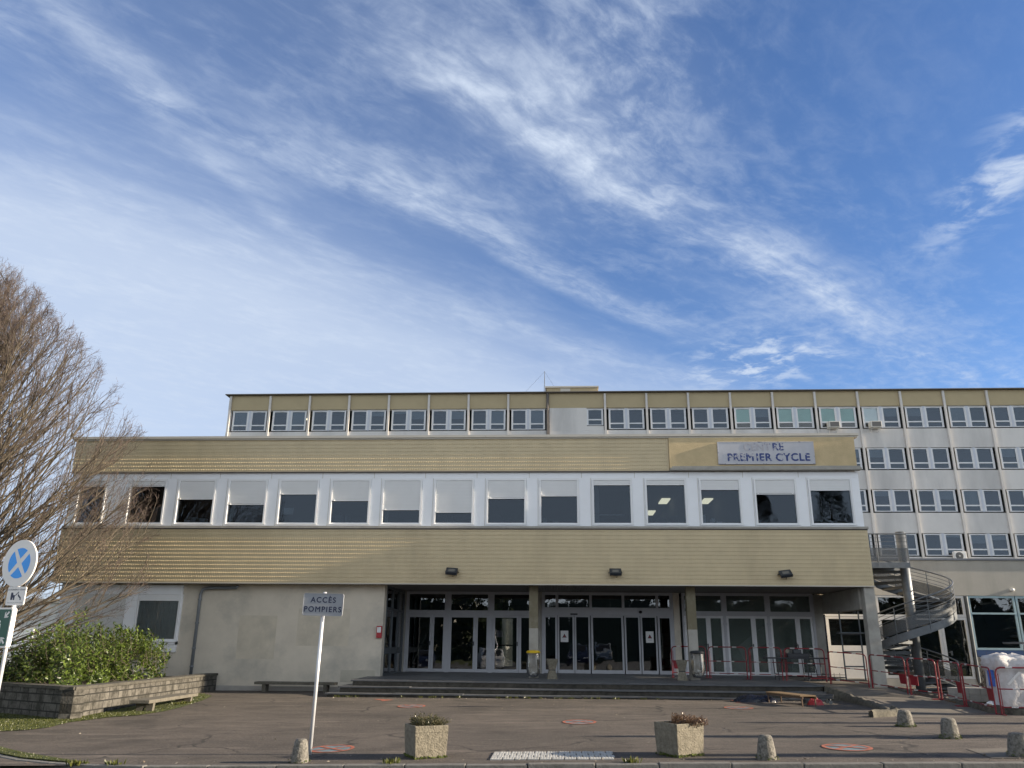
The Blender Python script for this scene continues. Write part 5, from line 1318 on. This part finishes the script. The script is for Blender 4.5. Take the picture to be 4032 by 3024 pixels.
def ar(cx_, cz_, an_):
    c_, s_ = math.cos(R(an_)), math.sin(R(an_)); P = [(-.075,-.016),(.0,-.016),(.0,-.016),(.055,.0),(.0,.016),(-.075,.016)]
    for P in ([(-.085,-.017),(.03,-.017),(.03,.017),(-.085,.017)], [(.06,0),(-.005,.055),(-.035,.055),(.02,0),(-.035,-.055),(-.005,-.055)]):
        flat(b, [(CX+cx_+x*c_-z*s_, zg_+cz_+x*s_+z*c_) for x, z in P], -.1185, -.1197)
ar(.20, .20, 225); ar(-.20, .20, -45); ar(.20, -.20, 135); ar(-.20, -.20, 45)
for fx, s_ in ((-.06, .92), (.005, 1.05), (.07, 1.0), (-.02, .7)):
    F = lambda pts: flat(b, [(CX+fx+x*s_, zg_-.02+z*s_) for x, z in pts], -.1185, -.1197)
    if s_ == .7: continue
    F(circ(.024, 14, 0, .115)); F([(-.034,.082),(.034,.082),(.034,-.02),(.022,-.02),(.018,-.15),(.003,-.15),(0,-.03),(-.003,-.15),(-.018,-.15),(-.022,-.02),(-.034,-.02)])
b.build('pictogram', M['sign_white'], gp)
for z in (-.2, .2): MB().box(-.05, .05, -.0335, .036, zg_+z-.015, zg_+z+.015).build('clamp', M['steel'], o2)

# ------------------------------------------------------------------ small things on the terrace
def bin_ring(x, y, zr, lab, ring_m, dark):
    o = thing('bag_bin', lab, 'litter bin', (x, y, zr), 0, 'bag holders fixed to the entrance columns')
    MB().lathe([(.205,-.03),(.235,-.02),(.24,.01),(.225,.035),(.19,.04),(.19,.0),(.205,-.03)], 0, 0, 28, cap=False).build('ring', ring_m, o, smooth=True)
    MB().lathe([(.001,.075),(.10,.07),(.19,.055),(.215,.045),(.215,.036),(.001,.04)], 0, 0, 24, cap=False).build('lid', M['flood'] if dark else ring_m, o, smooth=True)
    MB().box(-.05, .05, .18, .30, -.03, .02).build('wall_bracket', M['steel_dk'], o)
    rn = random.Random(4 if dark else 3); b = MB(); n = 30; prof = [(.215,-.031),(.21,-.12),(.215,-.3),(.225,-.5),(.215,-.66),(.15,-.76),(.03,-.80)]
    for (r, z) in prof:
        for j in range(n):
            a = 2*math.pi*j/n; q = r*(1+.06*math.sin(j*2.1+z*3)*(1 if z < -.08 else .2)+rn.uniform(-.03,.03)); b.v.append((q*math.cos(a), q*math.sin(a)*.9, z+rn.uniform(-.01,.01)))
    for i in range(len(prof)-1):
        for j in range(n): b.f.append((i*n+j, i*n+(j+1) % n, (i+1)*n+(j+1) % n, (i+1)*n+j))
    b.build('bag', M['plastic_clear'], o, smooth=True)
    b = MB(); rn = random.Random(8)
    for _ in range(16 if dark else 7):
        c_ = Vector((rn.uniform(-.10,.12), rn.uniform(-.10,.10), rn.uniform(-.74,-.55 if dark else -.64))); s_ = rn.uniform(.03,.07)
        b.add([c_+Vector((rn.uniform(-s_,s_), rn.uniform(-s_,s_), rn.uniform(-s_,s_))) for _ in range(5)], [(0,1,2),(0,2,3),(0,3,4),(1,3,4)])
    b.build('litter', M['white'], o)
bin_ring(-.905, 28.88, 1.36, 'litter bag hanging from a yellow ring on the left column', M['yellow'], False)
bin_ring(4.60, 28.90, 1.40, 'litter bag hanging under a black lid on the right column', M['black'], True)
def ashtray(x, y, lab, rot):
    o = thing('hourglass_ashtray', lab, 'ashtray', (x, y, terr(y)), rot, 'hourglass concrete ashtrays on the terrace')
    def sq(r, z): return [(-r,-r,z),(r,-r,z),(r,r,z),(-r,r,z)]
    b = MB(); b.hexa(sq(.175, 0), sq(.105, .29)); b.hexa(sq(.105, .291), sq(.19, .64)); b.build('pedestal', M['agg'], o, bevel=.01)
    b = MB(); b.box(-.115, .115, -.115, .115, .275, .298); b.build('strap', M['black'], o)
    MB().box(-.15, .15, -.15, .15, .6405, .648).build('ash_sand', M['soil'], o)
ashtray(-.27, 28.75, 'hourglass concrete ashtray beside the yellow ringed bin column', R(6))
ashtray(4.06, 28.8, 'hourglass concrete ashtray beside the black lidded bin column', R(-8))

tx, ty_ = 8.0, 29.75; tz = terr(ty_)
o = thing('work_table', 'long black folding table behind the barriers on the terrace', 'table', (tx, ty_, tz), R(-1))
MB().box(-.98, 1.12, -.33, .33, .70, .745).build('table_top', M['black'], o, bevel=.006)
for x_ in (-.62, .36, .95):
    b = MB(); b.tube([(x_, -.28, .69), (x_+.03, -.28, .0)], .016, 6).tube([(x_, .28, .69), (x_+.03, .28, .0)], .016, 6).tube([(x_+.02, -.28, .22), (x_+.02, .28, .22)], .012, 6); b.build('trestle_leg', M['black'], o)
MB().tube([(-.98, -.33, .72), (-1.0, -.33, .92)], .012, 6).tube([(-.62, -.33, .72), (-.63, -.33, .88)], .012, 6).build('clamp_bar', M['black'], o)
o = thing('tool_case', 'black tool case with a ring handle standing on the folding table', 'case', (tx+.12, ty_-.05, tz+.746))
MB().box(-.36, .36, -.2, .2, 0, .13).build('tray', M['black'], o, bevel=.01); MB().box(-.13, .14, -.12, .12, .131, .26).build('case_body', M['flood'], o, bevel=.015)
b = MB(); b.tube([(.075*math.cos(R(a)), 0, .355+.11*math.sin(R(a))) for a in range(0, 361, 20)], .013, 6); b.build('ring_handle', M['black'], o)
o = thing('wire_rack', 'low red and black wire rack on the terrace beside the folding table', 'rack', (8.95, 29.85, terr(29.8)))
b = MB(); b.box(-.45, .75, -.2, .2, .10, .125)
for k in range(7): b.tube([(-.42+k*.19, -.19, .0), (-.42+k*.19, -.19, .26)], .009, 5)
b.tube([(-.45, -.2, .2), (.75, -.2, .2)], .008, 5); b.build('rack_frame', M['black'], o); MB().box(-.45, .3, -.215, -.2, .06, .10).build('red_bar', M['red'], o)
o = thing('step_ladder', 'small black folding ladder leaning on the right entrance door', 'ladder', (9.42, 32.72, terr(32.7)), 0)
b = MB()
for x_ in (-.16, .16): b.tube([(x_, -.2, 0), (x_*.75, .18, 1.0)], .018, 6)
for k in range(4): b.box(-.15, .15, -.17+k*.09, -.12+k*.09, .18+k*.22, .20+k*.22)
b.build('ladder_frame', M['black'], o)

o = thing('slatted_bench', 'worn wooden slatted bench standing before the right end of the steps', 'bench', (0, 0, 0))
A_, B_ = Vector((5.92, 25.2)), Vector((6.42, 23.35)); d = (B_-A_).normalized(); n_ = Vector((-d.y, d.x)); L_ = (B_-A_).length; zb_ = g(6.2, 24)
def PB(u_, v_, z): q = A_+d*u_+n_*v_; return (q.x, q.y, zb_+z)
b = MB(); k = 0; u_ = 0
while u_ < L_-.05:
    b.hexa([PB(u_,-.02,.255), PB(u_+.062,-.02,.255), PB(u_+.062,.44,.255), PB(u_,.44,.255)], [PB(u_,-.02,.285), PB(u_+.062,-.02,.285), PB(u_+.062,.44,.285), PB(u_,.44,.285)]); u_ += .085
b.build('slats', M['wood'], o)
b = MB()
for v_ in (0, .40): b.hexa([PB(0,v_,.20),PB(L_,v_,.20),PB(L_,v_+.03,.20),PB(0,v_+.03,.20)], [PB(0,v_,.254),PB(L_,v_,.254),PB(L_,v_+.03,.254),PB(0,v_+.03,.254)])
b.build('side_rail', M['wood_dk'], o)
for u_ in (.08, L_-.06):
    for v_ in (.01, .40): MB().tube([PB(u_, v_, .20), PB(u_+.02, v_, 0)], .022, 6).build('leg', M['wood_dk'], o)
o = thing('dark_tarpaulin', 'crumpled dark blue plastic sheet lying against the bottom step', 'tarpaulin', (5.65, 25.45, g(5.6, 25.4)))
from mathutils import noise as mnoise
def crumple(w_, d_, h_, n=26, amp=.25, seed=0., px_=.5):
    """a lumpy mound: a dome with folded, noisy skin"""
    b = MB()
    for j in range(n+1):
        for i in range(n+1):
            x, y = -1+2*i/n, -1+2*j/n; r = (abs(x)**2.6+abs(y)**2.6)**(1/2.6)
            z = max(0, 1-min(1, r)**2.4)**px_; q = mnoise.fractal(Vector((x*2.2+seed, y*2.2, seed*1.7)), .8, 2.1, 5)
            q2 = mnoise.noise(Vector((x*3+seed*2, y*3, 5)))
            b.v.append((x*w_/2*(1+q2*.06), y*d_/2*(1+q*.06), h_*z*(1+amp*q)))
    for j in range(n):
        for i in range(n): a = j*(n+1)+i; b.f.append((a, a+1, a+n+2, a+n+1))
    return b
crumple(1.25, .75, .17, 30, .35, 3.1).build('sheet', M['navyfilm'], o, smooth=False)
o = thing('black_trolley', 'low black trolley on castors in front of the bottom step', 'trolley', (7.05, 24.6, g(7, 24.6)))
b = MB(); b.box(-.30, .52, -.2, .2, .205, .265); b.box(-.3, .5, -.21, -.19, .14, .22); b.build('deck', M['flood'], o, bevel=.01)
for x_ in (-.2, .42):
    for y_ in (-.15, .15): MB().tube([(x_, y_, .20), (x_, y_, .09)], .02, 6).lathe([(.001,-.02),(.06,-.02),(.06,.02),(.001,.02)], 0, 0, 14).build('castor', M['black'], o) if False else MB().tube([(x_, y_, .204), (x_+.01, y_, .075)], .018, 6).tube([(x_+.01, y_-.02, .055), (x_+.01, y_+.02, .055)], .055, 12).build('castor', M['steel_dk'], o)
o = thing('red_bag', 'small red plastic bag lying between bench and trolley', 'bag', (6.98, 24.15, g(7, 24.1)))
crumple(.42, .26, .16, 18, .4, 7.7).build('bag_skin', M['redbox'], o)

# scaffold frame and site materials on the right
o = thing('scaffold_frame', 'dark steel scaffold ladder frame standing behind the ramp barriers', 'scaffold', (10.18, 31.2, rz(31.2)))
b = MB()
for x_ in (0, .68): b.tube([(x_, 0, 0), (x_, 0, 2.35)], .028, 8)
for z in (.45, .95, 1.55): b.tube([(0, 0, z), (.68, 0, z)], .024, 8)
b.box(-.1, .8, -.15, .25, 1.58, 1.62); b.build('frame', M['steel_dk'], o)
o = thing('bulk_bag', 'white woven bulk bag with open crumpled top behind the red barriers', 'bag', (11.52, 22.75, g(11.5, 22.7)))
def sack(w_, h_, seed, n=40, m_=26, top_in=.25):
    b = MB()
    for j in range(m_+1):
        f = j/m_; z = h_*f
        for i in range(n):
            a = 2*math.pi*i/n; c_, s_ = math.cos(a), math.sin(a); r = w_/2/((abs(c_)**5+abs(s_)**5)**.2)
            q = mnoise.fractal(Vector((c_*2+seed, s_*2, f*3.2)), .9, 2.1, 5); bulge = 1+.08*math.sin(math.pi*min(1, f*1.15))+.022*math.sin(a*14+q*5)*f
            if f > .66: bulge += .24*math.sin(math.pi*(f-.66)/.34)+q*.13+.05*math.sin(f*70+q*6)
            cl_ = 1 if f < .93 else 1-(f-.93)/.07*.65
            b.v.append((r*c_*bulge*cl_*(1+.05*q), r*s_*bulge*cl_*(1+.05*q), z+(q*.09 if f > .6 else q*.02*f)))
        if j:
            for i in range(n): b.f.append(((j-1)*n+i, (j-1)*n+(i+1) % n, j*n+(i+1) % n, j*n+i))
    b.f.append(tuple(m_*n+i for i in range(n))); return b
sack(.82, 1.33, 2.2).build('sack', M['bigbag'], o, smooth=True)
b = MB(); b.hexa([(-.30,-.475,.62),(-.25,-.475,.60),(-.25,-.465,.60),(-.30,-.465,.62)], [(.02,-.49,.92),(.07,-.49,.90),(.07,-.48,.90),(.02,-.48,.92)]); b.build('lifting_strap', M['white'], o)
MB().box(-.47, -.455, -.2, .1, .55, .95).build('blue_tie', M['bluefilm'], o)
o = thing('caged_tank', 'white plastic tank in a steel cage at the right edge behind the bulk bag', 'tank', (12.75, 23.6, g(12.7, 23.6)))
MB().box(-.5, .5, -.45, .45, .15, 1.1).build('tank_body', M['sign_white'], o, bevel=.06)
b = MB()
for x_ in (-.53, -.2, .2, .53): b.tube([(x_, -.48, .1), (x_, -.48, 1.62)], .014, 6)
for z in (.15, .45, .75, 1.05, 1.60): b.tube([(-.53, -.48, z), (.53, -.48, z)], .014, 6); b.tube([(-.53, -.48, z), (-.53, .48, z)], .014, 6)
b.box(-.55, .55, -.5, .5, 1.6, 1.64); b.build('cage', M['steel'], o); MB().box(-.55, .55, -.5, .5, .0, .12).build('pallet_base', M['wood_dk'], o)
o = thing('concrete_blocks', 'stack of grey concrete blocks on a pallet behind the barrier at the ramp foot', 'blocks', (11.1, 24.2, g(11, 24)))
b = MB(); rn = random.Random(6)
for k in range(2):
    for i in range(3):
        for j in range(2): b.box(-.40+i*.30+.004, -.40+i*.30+.296, -.3+j*.3+.004, -.3+j*.3+.296, .12+k*.17, .12+k*.17+.165)
b.build('block_layers', M['concrete'], o, bevel=.006); MB().box(-.5, .55, -.34, .34, .085, .115).box(-.5, -.4, -.34, .34, 0, .084).box(.4, .5, -.34, .34, 0, .084).build('pallet', M['wood_dk'], o)
o = thing('plastic_wrap', 'crumpled clear and blue plastic wrap on the ground before the concrete blocks', 'plastic sheet', (10.98, 22.9, g(11, 22.9)))
crumple(.75, .5, .12, 24, .7, 1.3).build('clear_wrap', M['white_panel'], o); crumple(.26, .2, .42, 16, .8, 9.2, .9).xf(Matrix.Translation((.25, .1, .03))).build('blue_wrap', M['bluefilm'], o)
# ------------------------------------------------------------------ what stands beyond the left edge and beyond the frame
def far_house(x, y, w_, d_, h_, lab):
    o = thing('distant_building', lab, 'building', (x, y, 0))
    MB().box(-w_/2, w_/2, 0, d_, -.6, h_).build('wall', M['tower_white'], o); MB().box(-w_/2-.2, w_/2+.2, -.2, d_+.2, h_+.001, h_+.25).build('roof', M['coping'], o)
    n = int(w_/2.4)
    for i in range(n): f = MB().box(-w_/2+.7+i*2.4, -w_/2+2.1+i*2.4, -.04, -.002, .9, 2.3).build('window', M['shutter'], o)
far_house(-38, 52, 24, 10, 3.9, 'low pale shuttered building glimpsed behind the bare tree')

def evergreen(x, y, h_, r_, lab, n, seed, group=None, lf=1.0):
    rn = random.Random(seed); o = thing('evergreen_tree', lab, 'tree', (x, y, gl(x, y)), 0, group)
    MB().tube([(0,0,-.2),(0,0,h_*.95)], .03*h_*.5, 7, .02).build('trunk', M['bark'], o); b = MB()
    for _ in range(n):
        z = h_*(.06+.94*rn.random()**.85); rr_ = r_*(1-z/h_)**.72*(.35+.65*rn.random()**.5)*rn.uniform(.8, 1.15)+.03; a = rn.uniform(0, 6.28)
        c_ = Vector((rr_*math.cos(a), rr_*math.sin(a), z)); d_ = Vector((math.cos(a), math.sin(a), rn.uniform(-.2, .5))).normalized(); L_ = rn.uniform(.25, .5)*min(1, .3+r_*.35)*lf; s_ = d_.cross(Vector((rn.uniform(-.4,.4), rn.uniform(-.4,.4), 1))).normalized()*L_*.32
        b.add([c_-d_*L_*.5, c_+s_, c_+d_*L_*.6, c_-s_], [(0,1,2,3)])
    b.build('crown', M['pine'], o)
evergreen(24.5, 32.0, 9.5, 2.6, 'dark evergreen added unseen beyond the frame to shade the spiral staircase', 5000, 8)  # added out of view to keep the sun off the spiral staircase
evergreen(29.0, -30, 19.5, 5.0, 'tall drooping evergreen across the road behind the viewer, right one', 14000, 11, None, .6)
evergreen(22.0, -31, 17.5, 4.0, 'tall evergreen across the road behind the viewer, middle one', 11000, 12, None, .6)
evergreen(-45.0, -30, 20, 7.0, 'broad evergreen across the road behind the viewer, left one', 12000, 13, None, .7)
evergreen(26.5, 27.3, 14.2, 3.3, 'tall dark evergreen standing right of the annex forecourt', 9000, 1)
evergreen(20.5, 15.4, 5.6, .62, 'slim evergreen right of the pavement, shading the roundel', 1600, 2, 'slim evergreens right of the pavement')
evergreen(21.5, 18.2, 5.0, .45, 'slim evergreen farther along the right verge', 1400, 3, 'slim evergreens right of the pavement')
evergreen(19.5, 12.75, 4.9, .70, 'slim evergreen nearest to the road at the right', 1500, 4, 'slim evergreens right of the pavement')
evergreen(24.0, 20.6, 5.4, .55, 'slim evergreen beside the site barriers at the right', 1500, 5, 'slim evergreens right of the pavement')
o = thing('street_lamp', 'tall street lamp right of the forecourt', 'street lamp', (23.2, 22.0, gl(23, 22)))
MB().tube([(0,0,-.2),(0,0,7.1)], .07, 10, .045).tube([(0,0,7.05),(-.35,0,7.2)], .03, 8).build('mast', M['steel'], o); MB().box(-1.15, -.3, -.11, .11, 7.15, 7.27).build('lamp_head', M['steel'], o, bevel=.02)

tl = MB(); rn = random.Random(31)
for i in range(46):
    cx_ = -75+i*3.3+rn.uniform(-1, 1); cy_ = -52+rn.uniform(-5, 5); H_ = rn.uniform(9, 15); r_ = rn.uniform(1.6, 3.2)
    for _ in range(520):
        a = rn.uniform(0, 6.28); z = H_*rn.uniform(.03, 1); q = r_*math.sqrt(rn.random())*(1-(z/H_)**3*.75); c_ = Vector((cx_+q*math.cos(a), cy_+q*math.sin(a), z-.5)); s_ = rn.uniform(.25, .6)
        tl.add([c_+Vector((rn.uniform(-s_,s_), rn.uniform(-s_,s_), rn.uniform(-s_,s_))) for _ in range(3)], [(0,1,2)])
for i in range(60):
    x0_ = -80+i*2.8; h0 = rn.uniform(6.8, 9.0); tl.hexa([(x0_, -54, -.6), (x0_+3.2, -54, -.6), (x0_+3.2, -50, -.6), (x0_, -50, -.6)], [(x0_+.3, -53, h0), (x0_+2.8, -53, h0*.9), (x0_+2.8, -51, h0), (x0_+.3, -51, h0*.95)])
o = tl.build('treeline', M['pine']); tag(o, 'dark belt of trees across the road behind the viewer', 'trees', kind='stuff')

def car(x, y, rot, m_, lab, h_=1.5, L_=4.1, van=False):
    o = thing('parked_car', lab, 'car', (x, y, gl(x, 12)-.10), rot, 'cars parked along the road behind the viewer')
    w_ = .86; side = [(-L_/2,.30),(-L_/2+.05,.72),(-L_/2+.12,.95),(-L_*.30,.98),(-L_*.14,h_),(L_*.30,h_-.02),(L_/2-.16,1.0),(L_/2-.02,.75),(L_/2-.05,.30)]
    if van: side = [(-L_/2,.30),(-L_/2+.04,.8),(-L_/2+.10,1.0),(-L_*.36,1.10),(-L_*.20,h_),(L_/2-.15,h_-.02),(L_/2-.02,.9),(L_/2-.02,.3)]
    b = MB(); n = len(side)
    def ring(yo, sh): return [(x_*1.0, yo*(1-(max(0, z-.9)*.22)), z) for x_, z in side]
    b.v = ring(-w_, 0)+ring(w_, 0); b.f = [tuple(range(n)), tuple(range(n, 2*n))[::-1]]+[(i, n+i, n+(i+1) % n, (i+1) % n) for i in range(n)]
    b.build('body', m_, o, bevel=.06); k = L_
    gls = MB(); s3, s4, s5 = side[3], side[4], side[5]
    gls.add([(s3[0]+.08, -.70, s3[1]+.06), (s4[0]-.04, -.60, s4[1]-.07), (s4[0]-.04, .60, s4[1]-.07), (s3[0]+.08, .70, s3[1]+.06)], [(0,1,2,3)])
    gls.v = [(p[0]-.03, p[1], p[2]+.02) for p in gls.v]
    e6 = side[6]; gls.add([(s5[0]+.07, -.6, s5[1]-.08), (e6[0]-.05, -.7, e6[1]+.02), (e6[0]-.05, .7, e6[1]+.02), (s5[0]+.07, .6, s5[1]-.08)], [(0,1,2,3)])
    gls.build('windows', M['black'], o)
    for x_ in (-L_*.31, L_*.30):
        for s_ in (-1, 1): MB().tube([(x_, s_*.70, .31), (x_, s_*.88, .31)], .31, 20).build('wheel', M['black'], o)
    for s_ in (-1, 1): MB().box(-L_/2-.015, -L_/2+.1, s_*.66-.16, s_*.66+.16, .70, .82).build('headlight', M['sign_white'], o, bevel=.02)
    MB().box(-L_/2-.02, -L_/2+.04, -.26, .26, .40, .51).build('number_plate', M['white'], o)
carw = mat('car_white', (.62,.63,.64), .25, .02, 2); carb = mat('car_blue', (.02,.03,.07), .2, .02, 2); carg = mat('car_grey', (.25,.29,.33), .25, .02, 2)
car(-5.2, 2.6, R(-100), carw, 'white hatchback parked left of the viewer')
car(-10.5, 2.2, R(-95), carb, 'dark blue car parked at the far left of the viewer')
car(4.3, -19, R(-88), carg, 'grey van parked across the road behind the viewer', 1.85, 4.5, True)
car(1.5, -7.5, R(-90), carb, 'dark blue van parked behind the viewer', 1.75, 4.4, True)
